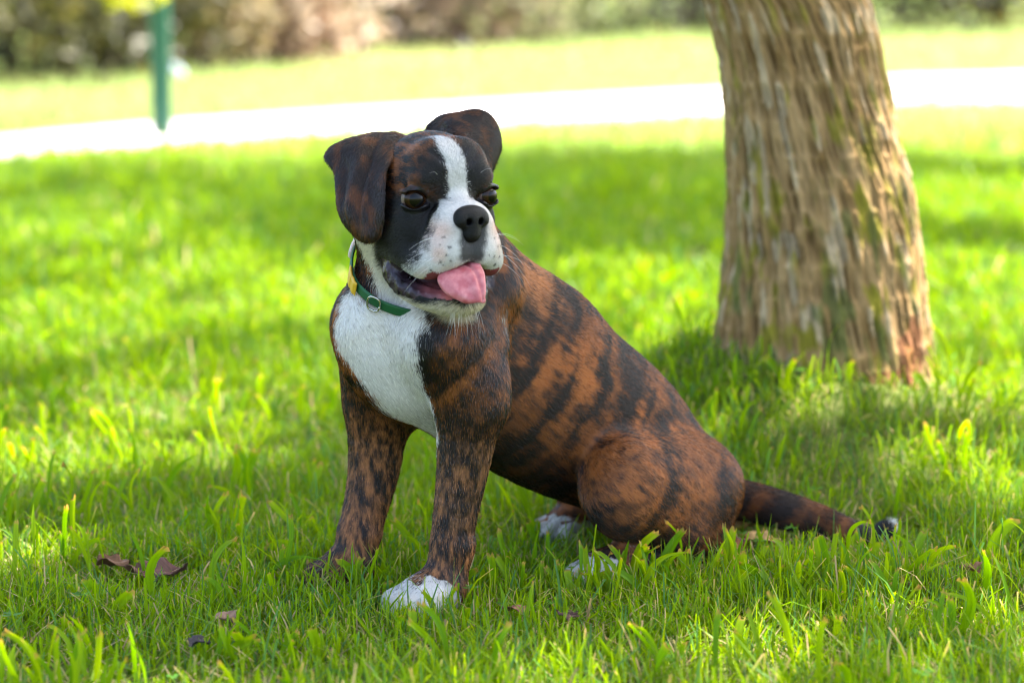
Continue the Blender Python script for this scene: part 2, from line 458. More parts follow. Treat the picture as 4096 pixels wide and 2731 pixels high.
# ------------------------------------------------------------------ shrubs at the far edge of the lawn
stem_mat, _, _ = material('shrub_stem', .9, (.10, .07, .05))
def shrub(x, y, w, h, d, col, col2, n, label, size=.10, trans=.35, seed=0, back=.6, holes=0.0):
    rg = np.random.default_rng(seed + 400)
    p = g2(x, y) * [1, 1, 0] + [0, back, 0]
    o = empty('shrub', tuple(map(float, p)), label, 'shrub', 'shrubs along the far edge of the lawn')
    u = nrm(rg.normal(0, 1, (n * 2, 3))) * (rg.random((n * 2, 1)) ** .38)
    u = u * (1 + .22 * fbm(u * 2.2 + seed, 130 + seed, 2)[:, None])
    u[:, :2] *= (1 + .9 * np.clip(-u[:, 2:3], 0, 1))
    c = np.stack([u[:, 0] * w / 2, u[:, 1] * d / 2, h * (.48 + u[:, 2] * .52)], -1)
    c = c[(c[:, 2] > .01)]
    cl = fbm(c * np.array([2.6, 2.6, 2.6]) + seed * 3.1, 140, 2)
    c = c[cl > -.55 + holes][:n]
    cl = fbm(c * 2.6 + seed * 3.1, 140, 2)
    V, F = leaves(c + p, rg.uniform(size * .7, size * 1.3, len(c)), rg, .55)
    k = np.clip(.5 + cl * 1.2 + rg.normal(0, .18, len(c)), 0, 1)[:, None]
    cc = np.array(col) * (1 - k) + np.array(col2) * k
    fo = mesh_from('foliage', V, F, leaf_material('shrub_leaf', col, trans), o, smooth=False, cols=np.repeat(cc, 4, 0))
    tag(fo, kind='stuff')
    ps = []
    for k2 in range(9):
        a = rg.uniform(0, 6.28); b0 = p + [math.cos(a) * w * .08, math.sin(a) * d * .08, -.02]
        e_ = p + [math.cos(a) * w * rg.uniform(.15, .42), math.sin(a) * d * rg.uniform(.15, .42), h * rg.uniform(.6, .95)]
        ps.append(tube([b0, (b0 + e_) / 2 + rg.normal(0, .06, 3), e_], [.025, .017, .005], 6))
    Vs, Fs = join(ps)
    mesh_from('stems', Vs, Fs, stem_mat, o)
    return o
OLV = (.022, .024, .006); OLV2 = (.085, .078, .022)
shrub(-300, 215, 2.4, 1.9, 1.6, OLV, OLV2, 2600, 'dark olive bush at the far left edge of the lawn', seed=1)
shrub(40, 190, 1.9, 2.0, 1.5, OLV, (.09, .085, .03), 3000, 'dense dark olive bush left of the green post, nearest the camera', seed=2)
shrub(230, 180, 1.5, 1.7, 1.3, (.040, .036, .014), (.15, .13, .055), 2200, 'olive brown bush just left of the green post', seed=3)
shrub(400, 168, 1.1, 1.6, 1.0, (.16, .13, .065), (.36, .30, .17), 1300, 'straw coloured bush right behind the green post', seed=4)
shrub(560, 160, 1.7, 1.5, 1.2, (.20, .15, .09), (.46, .38, .28), 1800, 'pale dry bush right of the green post', seed=5)
shrub(640, 150, 1.0, .62, .8, (.10, .065, .035), (.26, .17, .10), 900, 'low brown bush in front of the pale dry bushes', seed=6, back=.2, size=.08)
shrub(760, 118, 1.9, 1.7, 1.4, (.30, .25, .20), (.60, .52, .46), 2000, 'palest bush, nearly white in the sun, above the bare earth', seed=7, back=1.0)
shrub(905, 118, 1.4, 1.5, 1.2, (.10, .085, .06), (.30, .25, .19), 1500, 'grey brown bush right of the thin dark trunk', seed=8, back=1.0)
shrub(1010, 116, 1.7, 1.5, 1.4, (.085, .065, .042), (.25, .19, .13), 1700, 'brown bush in the middle of the far hedge', seed=9, back=.8)
shrub(1180, 112, 1.8, 1.7, 1.4, (.10, .115, .045), (.32, .32, .17), 1900, 'light green bush in the middle of the far hedge', seed=10, back=.8)
shrub(1290, 102, 1.4, 1.6, 1.3, (.055, .070, .028), (.13, .15, .06), 1700, 'mid green bush left of the darkest hedge', seed=11, back=.8)
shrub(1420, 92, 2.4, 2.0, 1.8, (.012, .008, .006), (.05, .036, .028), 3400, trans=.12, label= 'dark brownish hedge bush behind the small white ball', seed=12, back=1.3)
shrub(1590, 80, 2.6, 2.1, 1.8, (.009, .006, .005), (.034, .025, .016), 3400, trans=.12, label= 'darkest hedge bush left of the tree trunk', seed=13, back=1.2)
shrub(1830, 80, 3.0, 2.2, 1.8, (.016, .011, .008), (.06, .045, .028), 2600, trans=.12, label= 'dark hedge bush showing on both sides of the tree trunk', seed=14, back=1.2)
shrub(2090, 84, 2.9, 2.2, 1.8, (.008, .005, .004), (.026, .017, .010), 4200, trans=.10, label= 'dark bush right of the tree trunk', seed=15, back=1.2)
shrub(2310, 80, 2.0, 1.9, 1.6, (.10, .090, .016), (.30, .26, .06), 2400, trans=.25, label= 'yellow green bush at the right end of the hedge', seed=16, back=1.0)
shrub(2560, 66, 2.6, 2.0, 1.8, (.05, .055, .02), (.15, .15, .05), 2000, 'green bush beyond the yellow green one, outside to the right', seed=17, back=1.0)
# the dark mass of evergreens beyond closes the view
rg = np.random.default_rng(430)
FV = []; FF = []; FC = []; o_ = 0
for k, (x, y, w, h) in enumerate(((-200, 172, 5, 4.2), (300, 150, 5, 4.0), (800, 96, 6, 4.4), (1300, 70, 8, 5.2), (1900, 50, 9, 5.8), (2450, 50, 9, 5.4))):
    p = g2(x, y) * [1, 1, 0] + [0, 2.6, 0]
    u = nrm(rg.normal(0, 1, (5200, 3))) * (rg.random((5200, 1)) ** .38)
    u = u * (1 + .22 * fbm(u * 2.2 + k, 190 + k, 2)[:, None])
    u[:, :2] *= (1 + .9 * np.clip(-u[:, 2:3], 0, 1))
    c = np.stack([u[:, 0] * w / 2, u[:, 1] * 1.2, h * (.48 + u[:, 2] * .52)], -1)
    c = c[c[:, 2] > .01][:2800] + p
    V, F = leaves(c, rg.uniform(.14, .26, len(c)), rg, .55)
    kk = np.clip(.5 + fbm(c * 1.6, 195, 2) + rg.normal(0, .18, len(c)), 0, 1)[:, None]
    FV.append(V); FF.append(F + o_); FC.append(np.repeat(np.array([.010, .009, .005]) * (1 - kk) + np.array([.030, .026, .012]) * kk, 4, 0)); o_ += len(V)
tag(mesh_from('far_trees', np.concatenate(FV), np.concatenate(FF), leaf_material('evergreen_leaf', (.02, .02, .01), .15), smooth=False, cols=np.concatenate(FC)), 'dark mass of evergreens far behind the bushes', kind='stuff')
# thin dark trunk among the shrubs
t0 = g2(852, 116) * [1, 1, 0]
o = empty('sapling', tuple(map(float, t0)), 'thin dark trunk standing between the pale and the brown bushes', 'young tree')
V, F = tube([t0 + [0, 0, -.05], t0 + [.02, 0, .5], t0 + [-.05, 0, 1.4], t0 + [.06, .05, 2.6]], [.075, .06, .05, .03], 12)
mesh_from('trunk', V, F, material('dark_bark', .9, (.03, .024, .02))[0], o)
rg = np.random.default_rng(77)
c = rg.normal(0, 1, (1300, 3)) * [.5, .5, .45] + t0 + [0, 0, 3.0]
V, F = leaves(c, rg.uniform(.08, .13, 1300), rg)
tag(mesh_from('foliage', V, F, leaf_mat, o, smooth=False, cols=np.tile([.05, .08, .02], (len(V), 1))), kind='stuff')

# ------------------------------------------------------------------ green post
p = ground_at(649, 562) * [1, 1, 0]
post = empty('post', tuple(map(float, p)), 'dark green painted metal post standing in the lawn beside the path', 'post')
gpaint, nt, b = material('green_paint', .38, (.006, .075, .042))
def lathe(prof, ns=32):
    an = np.arange(ns) / ns * 2 * math.pi
    V = np.array([[r * math.cos(a), r * math.sin(a), z] for r, z in prof for a in an])
    i = np.arange(len(prof) * ns).reshape(len(prof), ns); j = np.roll(i, -1, 1)
    return V, np.stack([i[:-1], j[:-1], j[1:], i[1:]], -1).reshape(-1, 4)
V, F = lathe([(.036, -.1), (.036, .02), (.038, .05), (.038, 3.2), (.03, 3.24), (.001, 3.25)])
mesh_from('shaft', V + p, F, gpaint, post)
V, F = lathe([(.062, -.02), (.062, .012), (.056, .02), (.0385, .021)])
mesh_from('base_flange', V + p, F, gpaint, post)
V, F = lathe([(.02, 3.24), (.05, 3.3), (.16, 3.42), (.17, 3.6), (.12, 3.66), (.001, 3.7)])
mesh_from('lamp_head', V + p, F, gpaint, post)

# ------------------------------------------------------------------ small things at the hedge
p = at(1462, 26, 25.5)  # ball and stalk are added, standing in for a small blurred highlight
o = empty('ball', (float(p[0]), float(p[1]), 0.0), 'white ball on an added stalk, standing in for a blurred bright spot before the dark hedge', 'ball')
V, F = lathe([(.001, -.13), (.05, -.12), (.092, -.092), (.12, -.05), (.13, 0), (.12, .05), (.092, .092), (.05, .12), (.001, .13)])
mesh_from('globe', V + p, F, material('spot_white', .3, (.62, .60, .60))[0], o)
V, F = lathe([(.012, -p[2] - .02), (.012, -.12)], 10)
mesh_from('stalk', V + p, F, stem_mat, o)
p = ground_at(690, 318) * [1, 1, 0]
rg = np.random.default_rng(5)
th = np.linspace(0, math.pi, 14); ph = np.arange(20) / 20 * 2 * math.pi
Vs = np.stack([np.outer(np.sin(th), np.cos(ph)), np.outer(np.sin(th), np.sin(ph)), np.outer(np.cos(th), np.ones(20))], -1).reshape(-1, 3)
Vs = Vs * (1 + .18 * fbm(Vs * 2, 150, 3))[:, None] * [.075, .06, .06] + p + [0, 0, .03]
i = np.arange(14 * 20).reshape(14, 20); j = np.roll(i, -1, 1)
tag(mesh_from('stone', Vs, np.stack([i[:-1], j[:-1], j[1:], i[1:]], -1).reshape(-1, 4), material('blue_grey_stone', .7, (.30, .36, .42))[0]), 'blue grey stone lying in the grass just right of the green post', 'stone')
# ================================================================== the dog
DOG_O = np.array([-0.112, 2.30, 0.0])
DA = nrm(np.array([-0.79, -0.613, 0.0]))         # dog forward
DL = np.array([-DA[1], DA[0], 0.0])              # dog left
UP = np.array([0, 0, 1.0])

def J(x, y, L):
    """joint measured in the photograph (2352 px wide), L millimetres to the dog's left of its middle plane"""
    s = 4096 / 2352
    d = CAM_F + CAM_R * ((x * s - 2048) / FPX) - CAM_U * ((y * s - 1365.5) / FPX)
    o = DOG_O + DL * (L * 0.001)
    return CAM_P + d * (np.dot(o - CAM_P, DL) / np.dot(d, DL))

# head frame
HYAW = math.radians(28)
HPIT = math.radians(0)
HF = np.array([math.sin(HYAW) * math.cos(HPIT), -math.cos(HYAW) * math.cos(HPIT), math.sin(HPIT)])
HL = np.array([math.cos(HYAW), math.sin(HYAW), 0.0])
HU = np.cross(HF, HL) * -1.0 if np.cross(HF, HL)[2] < 0 else np.cross(HF, HL)
HT = 2.212                                        # distance of the eyes from the camera
def ray(x4, y4):
    return CAM_F + CAM_R * ((x4 - 2048) / FPX) - CAM_U * ((y4 - 1365.5) / FPX)
HO = CAM_P + ray(1250 + 981 / 1.742, 400 + 675 / 1.742) * HT
HM = np.stack([HL, HF, HU], axis=1)               # columns
def H(x, y, z):
    return HO + (HM @ np.array([x, y, z], float)) * 0.001
def to_head(p):
    return (p - HO) @ HM * 1000.0
def HC(cx, cy, c):
    """head point measured in the close-up crop of the photograph, c millimetres nearer than the eyes"""
    t = HT - c * 0.001
    return CAM_P + ray(1250 + cx / 1.742, 400 + cy / 1.742) * t

# ---- implicit body ------------------------------------------------
class Sdf:
    def __init__(self):
        self.pr = []
    def cone(self, a, b, ra, rb, k=0.02, op=1, sq=1.0, tagname='body', flow=None):
        a = np.asarray(a, float); b = np.asarray(b, float)
        if flow is None:
            flow = nrm(b - a) if np.linalg.norm(b - a) > 1e-6 else np.array([0, 0, -1.0])
        r = max(ra, rb)
        self.pr.append(dict(t='c', a=a, b=b, ra=ra, rb=rb, k=k, op=op, sq=sq, tag=tagname, flow=np.asarray(flow, float),
                            c=(a + b) / 2, br=np.linalg.norm(b - a) / 2 + r))
    def ell(self, c, M, r, k=0.02, op=1, tagname='body', flow=(0, 0, -1)):
        self.pr.append(dict(t='e', c=np.asarray(c, float), M=np.asarray(M, float), r=np.asarray(r, float), k=k, op=op, sq=1.0,
                            tag=tagname, flow=np.asarray(flow, float), br=max(r)))
    def chain(self, pts, rads, k=0.02, sq=1.0, tagname='body', flow=None, sub=4):
        """one limb: a curve through the joints, the radius running along it, no swelling at the joints"""
        P = np.array(pts, float); R = np.array(rads, float)
        n = len(P)
        Q = []; r = []
        for i in range(n - 1):
            p0 = P[max(i - 1, 0)]; p3 = P[min(i + 2, n - 1)]
            a0 = R[max(i - 1, 0)]; a3 = R[min(i + 2, n - 1)]
            for j in range(sub):
                t = j / sub
                w = (-.5 * t + t * t - .5 * t ** 3, 1 - 2.5 * t * t + 1.5 * t ** 3, .5 * t + 2 * t * t - 1.5 * t ** 3, -.5 * t * t + .5 * t ** 3)
                Q.append(p0 * w[0] + P[i] * w[1] + P[i + 1] * w[2] + p3 * w[3])
                r.append(a0 * w[0] + R[i] * w[1] + R[i + 1] * w[2] + a3 * w[3])
        Q.append(P[-1]); r.append(R[-1])
        st = len(self.pr)
        for i in range(len(Q) - 1):
            self.cone(Q[i], Q[i + 1], r[i], r[i + 1], k=0.003, sq=sq, tagname=tagname, flow=flow)
        subs = self.pr[st:]
        del self.pr[st:]
        c = (np.min(Q, 0) + np.max(Q, 0)) / 2
        br = max(np.linalg.norm(a - c) + b for a, b in zip(Q, r))
        self.pr.append(dict(t='g', subs=subs, c=c, br=br, k=k, op=1, sq=sq, tag=tagname))
    def one(self, q, p):
        if q['t'] == 'g':
            d = np.full(len(p), 1.0)
            for u in q['subs']:
                d = self.mix(d, self.one(u, p), u)
            return d
        if q['t'] == 'e':
            l = (p - q['c']) @ q['M']
            k1 = np.sqrt(((l / q['r']) ** 2).sum(-1))
            k2 = np.sqrt(((l / q['r'] ** 2) ** 2).sum(-1))
            return k1 * (k1 - 1) / np.maximum(k2, 1e-9)
        a, b, r1, r2 = q['a'], q['b'], q['ra'], q['rb']
        pa = p - a
        ba = b - a
        if q['sq'] != 1.0:                          # squashed across the dog
            s = q['sq']
            pa = pa + np.outer(pa @ DL, DL) * (1 / s - 1)
            ba = ba + DL * (np.dot(ba, DL) * (1 / s - 1))
        l2 = ba @ ba
        if l2 < 1e-10:
            return np.sqrt((pa ** 2).sum(-1)) - r1
        rr = r1 - r2
        a2 = l2 - rr * rr
        il2 = 1 / l2
        y = pa @ ba
        z = y - l2
        w = pa * l2 - np.outer(y, ba)
        x2 = (w * w).sum(-1)
        y2 = y * y * l2
        z2 = z * z * l2
        kk = np.sign(rr) * rr * rr * x2
        c1 = np.sign(z) * a2 * z2 > kk
        c2 = np.sign(y) * a2 * y2 < kk
        d = (np.sqrt(np.maximum(x2 * a2 * il2, 0)) + y * rr) * il2 - r1
        d = np.where(c2, np.sqrt(x2 + y2) * il2 - r1, d)
        d = np.where(c1, np.sqrt(x2 + z2) * il2 - r2, d)
        return d
    @staticmethod
    def mix(d, e, q):
        k = q['k']
        if q['op'] == 1:
            h = np.maximum(k - np.abs(d - e), 0) / k
            return np.minimum(d, e) - h * h * k * 0.25
        e = -e
        h = np.maximum(k - np.abs(d - e), 0) / k
        return np.maximum(d, e) + h * h * k * 0.25
    def ev(self, p):
        d = np.full(len(p), 1.0)
        for q in self.pr:
            d = self.mix(d, self.one(q, p), q)
        return d
    def ev_blocks(self, cen, off, rad):
        """cen (B,3), off (n,3) -> (B,n)"""
        B, n = len(cen), len(off)
        d = np.full((B, n), 1.0)
        for q in self.pr:
            m = np.linalg.norm(cen - q['c'], axis=1) < q['br'] / min(q['sq'], 1) + rad + q['k'] + 0.004
            if not m.any():
                continue
            cm = cen[m]
            if q['t'] == 'g':
                e = np.full((len(cm), n), 1.0)
                for u in q['subs']:
                    mu = np.linalg.norm(cm - u['c'], axis=1) < u['br'] / min(u['sq'], 1) + rad + q['k'] + 0.008
                    if mu.any():
                        P = (cm[mu][:, None, :] + off[None]).reshape(-1, 3)
                        e[mu] = self.mix(e[mu].ravel(), self.one(u, P), u).reshape(-1, n)
                d[m] = self.mix(d[m], e, q)
                continue
            P = (cm[:, None, :] + off[None]).reshape(-1, 3)
            d[m] = self.mix(d[m].ravel(), self.one(q, P), q).reshape(-1, n)
        return d
    def near(self, p, chunk=60000):
        """blend of the fur direction of the shapes next to each point"""
        W = np.zeros(len(p)); F = np.zeros((len(p), 3)); T = {}
        for q in self.pr:
            if q['op'] != 1:
                continue
            for u in q.get('subs', [q]):
                w = np.exp(-np.maximum(self.one(u, p), -0.01) / 0.007)
                W += w
                F += w[:, None] * u['flow']
                T[u['tag']] = T.get(u['tag'], 0) + w
        return nrm(F / W[:, None]), {k: v / W for k, v in T.items()}
    def grad(self, p, e=0.0006):
        g = np.zeros_like(p)
        for s in ((1, -1, -1), (-1, -1, 1), (-1, 1, -1), (1, 1, 1)):
            s = np.array(s, float)
            g += s * self.ev(p + s * e)[:, None]
        return g / (4 * e)
    def mesh(self, h):
        lo = np.min([q['c'] - q['br'] for q in self.pr if q['op'] == 1], axis=0) - 0.01
        hi = np.max([q['c'] + q['br'] for q in self.pr if q['op'] == 1], axis=0) + 0.01
        N = 8
        nb = np.ceil((hi - lo) / (h * N)).astype(int)
        bi = np.stack(np.meshgrid(*[np.arange(n) for n in nb], indexing='ij'), -1).reshape(-1, 3)
        cen = lo + (bi + 0.5) * N * h
        rad = N * h * math.sqrt(3) / 2
        keep = np.abs(self.ev_blocks(cen, np.zeros((1, 3)), rad * 3)[:, 0]) < rad * 2.3
        bi = bi[keep]; cen = cen[keep]
        g = np.arange(N + 1)
        gi = np.stack(np.meshgrid(g, g, g, indexing='ij'), -1).reshape(-1, 3)
        off = (gi - N / 2) * h
        V = []; K = []; E = []
        dims = nb * N + 2
        def key(c):
            return (c[..., 0] * dims[1] + c[..., 1]) * dims[2] + c[..., 2]
        for s in range(0, len(bi), 1200):
            b = bi[s:s + 1200]
            D = self.ev_blocks(cen[s:s + 1200], off, rad).reshape(-1, N + 1, N + 1, N + 1)
            c8 = [D[:, i:N + i, j:N + j, k:N + k] for i in (0, 1) for j in (0, 1) for k in (0, 1)]
            sg = sum((c < 0).astype(np.int8) for c in c8)
            act = np.argwhere((sg > 0) & (sg < 8))
            if len(act) == 0:
                continue
            vals = np.stack([c[tuple(act.T)] for c in c8], -1)
            corners = np.array([(i, j, k) for i in (0, 1) for j in (0, 1) for k in (0, 1)], float)
            acc = np.zeros((len(act), 3)); cnt = np.zeros(len(act))
            for u in range(8):
                for v in range(u + 1, 8):
                    if np.abs(corners[u] - corners[v]).sum() != 1:
                        continue
                    a, bb = vals[:, u], vals[:, v]
                    m = (a < 0) != (bb < 0)
                    t = np.where(m, a / np.where(m, a - bb, 1), 0)
                    acc += np.where(m[:, None], corners[u] + t[:, None] * (corners[v] - corners[u]), 0)
                    cnt += m
            cell = b[act[:, 0]] * N + act[:, 1:]
            V.append(lo + (cell + acc / cnt[:, None]) * h)
            K.append(key(cell + 1))
            for ax in range(3):
                sl0 = [slice(None)] + [slice(0, N)] * 3
                sl1 = list(sl0); sl1[ax + 1] = slice(1, N + 1)
                a = D[tuple(sl0)]; bb = D[tuple(sl1)]
                e = np.argwhere((a < 0) != (bb < 0))
                if len(e) == 0:
                    continue
                inside = a[tuple(e.T)] < 0
                cc = b[e[:, 0]] * N + e[:, 1:] + 1
                o1 = (ax + 1) % 3; o2 = (ax + 2) % 3
                q = []
                for d1, d2 in ((0, 0), (1, 0), (1, 1), (0, 1)):
                    c2 = cc.copy(); c2[:, o1] -= d1; c2[:, o2] -= d2
                    q.append(key(c2))
                q = np.stack(q, -1)
                q[~inside] = q[~inside][:, ::-1]
                E.append(q)
        V = np.concatenate(V); K = np.concatenate(K); E = np.concatenate(E)
        o = np.argsort(K); K = K[o]; V = V[o]
        ix = np.searchsorted(K, E); ix = np.clip(ix, 0, len(K) - 1)
        ok = (K[ix] == E).all(1)
        F = ix[ok]
        return V, F

S = Sdf()
mm = 0.001
# --- trunk
BACK = nrm(J(1600, 1110, 0) - J(1100, 700, 0))
SQ = 0.76
chest = J(935, 752, 0); ribs = J(1105, 812, 0); mid = J(1272, 918, 0); loin = J(1425, 1010, 0); rump = J(1527, 1105, 0); seat = J(1596, 1172, 0)
S.chain([chest, ribs, mid, loin, rump, seat], [.071, .094, .0925, .0795, .061, .036], k=.03, sq=SQ, flow=BACK)
S.cone(J(1105, 678, 0), J(1240, 782, 0), .036, .046, k=.05, flow=BACK)
# prosternum
S.cone(J(885, 765, 0), J(915, 850, 0), .030, .03, k=.05, flow=-UP)
# --- neck
nb0 = J(1010, 665, 0)
nb1 = H(-6, -74, -28)
S.cone(nb0, nb1, .073, .055, k=.025, tagname='neck', flow=nb0 - nb1)
S.cone(J(1095, 665, 0), H(-4, -80, -8), .036, .038, k=.04, tagname='neck', flow=nb0 - nb1)
# --- left (near) front leg
S.cone(J(1108, 668, 54), J(1015, 775, 60), .032, .041, k=.022, flow=-UP)
S.cone(J(1024, 775, 66), J(1084, 925, 76), .043, .034, k=.016, flow=-UP)
S.cone(J(1104, 800, 66), J(1100, 915, 74), .026, .022, k=.018, flow=-UP)
S.cone(J(1124, 912, 78), J(1126, 938, 78), .0130, .0115, k=.012, flow=-UP)          # elbow
S.chain([J(1085, 880, 76), J(1077, 950, 75), J(1062, 1080, 72), J(1041, 1215, 69), J(1040, 1250, 69), J(1027, 1310, 68), J(1016, 1350, 68)],
        [.032, .0295, .0236, .0194, .0204, .0182, .018], k=.012, flow=-UP)
def paw(top, L, px, flow, s=1.0, turn=0.0, tagname='paw'):
    """four toes, a wrist pad; px is the middle of the paw on the lawn"""
    c = np.array(px, float)
    f = nrm(DA * math.cos(turn) + DL * math.sin(turn)); l = np.array([-f[1], f[0], 0])
    S.cone(top, c + f * .000 + UP * .017 * s, .0185 * s, .0175 * s, k=.015, tagname=tagname, flow=flow)
    S.ell(c + UP * .017 * s + f * .008 * s, np.stack([f, l, UP], 1), np.array([.026, .024, .0165]) * s, k=.012, tagname=tagname, flow=f)
    for i, (u, w) in enumerate(((.026, -.0195), (.036, -.007), (.036, .007), (.026, .0195))):
        S.cone(c + f * (u - .018) * s + l * w * .85 * s + UP * .019 * s, c + f * u * s + l * w * 1.08 * s + UP * .0115 * s, .0085 * s, .0100 * s, k=.0028, tagname=tagname, flow=f - UP * .4)
        S.cone(c + f * (u + .004) * s + l * w * s + UP * .009 * s, c + f * (u + .007) * s + l * w * s + UP * .007 * s, .006 * s, .006 * s, k=.005, tagname=tagname, flow=f - UP)
lp = J(990, 1392, 66); lp[2] = 0.0
paw(J(1014, 1350, 68), 66, lp, -UP, 1.08, turn=0.12)
# --- right (far) front leg
S.cone(J(990, 640, -48), J(880, 745, -52), .034, .040, k=.035, flow=-UP)
S.cone(J(872, 752, -54), J(880, 905, -62), .043, .036, k=.03, flow=-UP)
S.cone(J(895, 900, -62), J(893, 930, -64), .020, .018, k=.03, flow=-UP)
S.chain([J(874, 880, -62), J(868, 950, -64), J(859, 1075, -66), J(834, 1190, -66), J(825, 1225, -66), J(815, 1270, -66), J(809, 1305, -66)],
        [.033, .0300, .0248, .0205, .0210, .0185, .018], k=.018, flow=-UP)
rp = J(806, 1335, -66); rp[2] = 0.0
paw(J(810, 1300, -66), -66, rp, -UP, 1.05, turn=-0.1, tagname='rpaw')
HSIDE = 1.0
# --- left (near) haunch
S.cone(J(1568, 1112, 44), J(1430, 1098, 82), .057, .039, k=.020, tagname='haunch', flow=BACK + DL * HSIDE * .55 - UP * .35)
S.cone(J(1428, 1072, 80), J(1625, 1118, 52), .031, .036, k=.018, tagname='haunch', flow=BACK + DL * HSIDE * .55 - UP * .35)
S.cone(J(1550, 1170, 68), J(1430, 1160, 86), .040, .034, k=.02, tagname='haunch', flow=BACK + DL * HSIDE * .55 - UP * .35)
S.cone(J(1572, 1165, 55), J(1540, 1215, 72), .044, .025, k=.03, tagname='haunch', flow=BACK + DL * HSIDE * .55 - UP * .35)
S.cone(J(1402, 1125, 85), J(1560, 1222, 82), .030, .023, k=.013, tagname='haunch', flow=BACK + DL * HSIDE * .55 - UP * .35)
S.cone(J(1560, 1225, 82), J(1700, 1270, 74), .022, .013, k=.02, tagname='shin', flow=BACK)
hk = J(1700, 1276, 74)
ft = J(1430, 1325, 82); ft[2] = 0.016
S.cone(hk, ft, .0135, .0155, k=.012, tagname='shin', flow=ft - hk)
hp = J(1392, 1330, 84); hp[2] = 0
paw(ft + UP * .004, 84, hp, ft - hk, .95, turn=0.05, tagname='hpaw')
HSIDE = -1.0
# --- right (far) haunch
S.cone(J(1500, 1100, -40), J(1350, 1085, -78), .056, .038, k=.03, tagname='haunch', flow=BACK + DL * HSIDE * .55 - UP * .35)
S.cone(J(1350, 1090, -78), J(1440, 1180, -76), .034, .024, k=.03, tagname='haunch', flow=BACK + DL * HSIDE * .55 - UP * .35)
hk2 = J(1500, 1215, -70)
ft2 = J(1350, 1205, -78); ft2[2] = .016
S.cone(J(1440, 1180, -76), hk2, .022, .014, k=.02, tagname='shin', flow=BACK)
S.cone(hk2, ft2, .014, .016, k=.012, tagname='shin', flow=ft2 - hk2)
hp2 = J(1318, 1205, -78); hp2[2] = 0.004
paw(ft2 + UP * .004, -78, hp2, ft2 - hk2, 1.0, turn=0.0, tagname='hpaw2')
# --- tail
TL = [(1645, 1138, 0, .0245), (1710, 1149, 22, .0235), (1780, 1166, 50, .0222), (1860, 1190, 80, .0205), (1930, 1216, 112, .0175), (1978, 1238, 128, .0162), (2010, 1244, 138, .0148), (2034, 1216, 142, .0122)]
tp = [J(a, b, c) for a, b, c, r in TL]
S.chain(tp, [t[3] * (.9 - .07 * i_ / 7) for i_, t in enumerate(TL)], k=.014, tagname='tail')

# --- head (head frame, millimetres)
HBK = -HF
def hc(a, b, ra, rb, k=10, op=1, tagname='head', flow=(0, -1, 0)):
    S.cone(H(*a), H(*b), ra * mm, rb * mm, k=k * mm, op=op, tagname=tagname, flow=HM @ np.array(flow, float))
def he(c, r, k=10, op=1, tagname='head', flow=(0, -1, 0), R=None):
    M = HM if R is None else HM @ R
    S.ell(H(*c), M, np.array(r) * mm, k=k * mm, op=op, tagname=tagname, flow=HM @ np.array(flow, float))
def rz(a):
    a = math.radians(a); return np.array([[math.cos(a), -math.sin(a), 0], [math.sin(a), math.cos(a), 0], [0, 0, 1.0]])
def rx(a):
    a = math.radians(a); return np.array([[1.0, 0, 0], [0, math.cos(a), -math.sin(a)], [0, math.sin(a), math.cos(a)]])
he((0, -46, 12), (49, 56, 45), k=12, flow=(0, -1, -.1))
he((0, -10, 26), (25, 22, 24), k=14, flow=(0, -1, .5))
for s in (-1, 1):
    he((s * 17, -12, 27), (20, 22, 24), k=12, flow=(s * .3, -1, .5))
    he((s * 25, -3, 17), (16, 12, 9.5), k=9, flow=(s * .6, -1, .5))
    he((s * 34, -36, -30), (19, 32, 34), k=14, flow=(s * .2, -1, -.3))       # cheek
    he((s * 30, -16, -24), (15, 18, 20), k=12, flow=(s * .3, -1, -.3))
hc((0, -8, -4), (0, 18, -14), 15, 15, k=10, flow=(0, -1, .3))
for s in (-1, 1):
    he((s * 11, 14, -17), (14, 17, 13), k=7, tagname='muzzle', flow=(s * .4, -1, .2))
for s in (-1, 1):
    he((s * 13, 16, -27), (18, 22, 20), k=6, tagname='muzzle', flow=(s * .6, -.7, -.5))
    he((s * 21, 12, -46), (18, 24, 23), k=6, tagname='muzzle', flow=(s * .5, -.5, -.8), R=rx(12))
    he((s * 29.5, 3, -60), (15.5, 26, 16.5), k=6, tagname='muzzle', flow=(s * .5, -.5, -.8), R=rx(14))
    he((s * 11, 28, -46), (13, 11, 16), k=8, tagname='muzzle', flow=(s * .5, -.1, -.9))
    he((s * 38, -22, -54), (9, 24, 13), k=10, tagname='head', flow=(s * .3, -1, -.4), R=rx(-4))    # lip behind the flew
# folds: brow, beside the muzzle, between the brows
for s in (-1, 1):
    hc((s * 10, 15, 31), (s * 25, 5, 43), 1.2, 1.6, k=6, op=-1)
    hc((s * 30, 22, -16), (s * 41, 14, -42), 1.2, 1.8, k=6, op=-1)
    hc((s * 24, 12, -10), (s * 44, 0, -18), .8, 1.0, k=5, op=-1)
# philtrum
hc((0, 45, -24), (0, 42, -52), 1.3, 2.4, k=5, op=-1, tagname='muzzle')
hc((0, 44, -56), (0, 36, -80), 4.0, 14.0, k=6, op=-1, tagname='muzzle')
# open mouth
hc((0, 30, -80), (0, -34, -64), 22, 16, k=4, op=-1)
he((0, -8, -75), (58, 36, 7.5), k=4, op=-1, R=rx(-14))
# lower jaw
for s in (-1, 1):
    S.chain([H(s * 38, -46, -70), H(s * 37, -30, -82), H(s * 28, -8, -91), H(s * 13, 10, -95), H(0, 15, -95)], np.array([12, 9.5, 9.5, 10.5, 11]) * mm, k=.005, tagname='jaw', flow=HM @ np.array([s * .2, -1, -.3]))
hc((0, -40, -78), (0, 2, -97), 26, 9, k=10, tagname='jaw', flow=(0, -1, -.2))
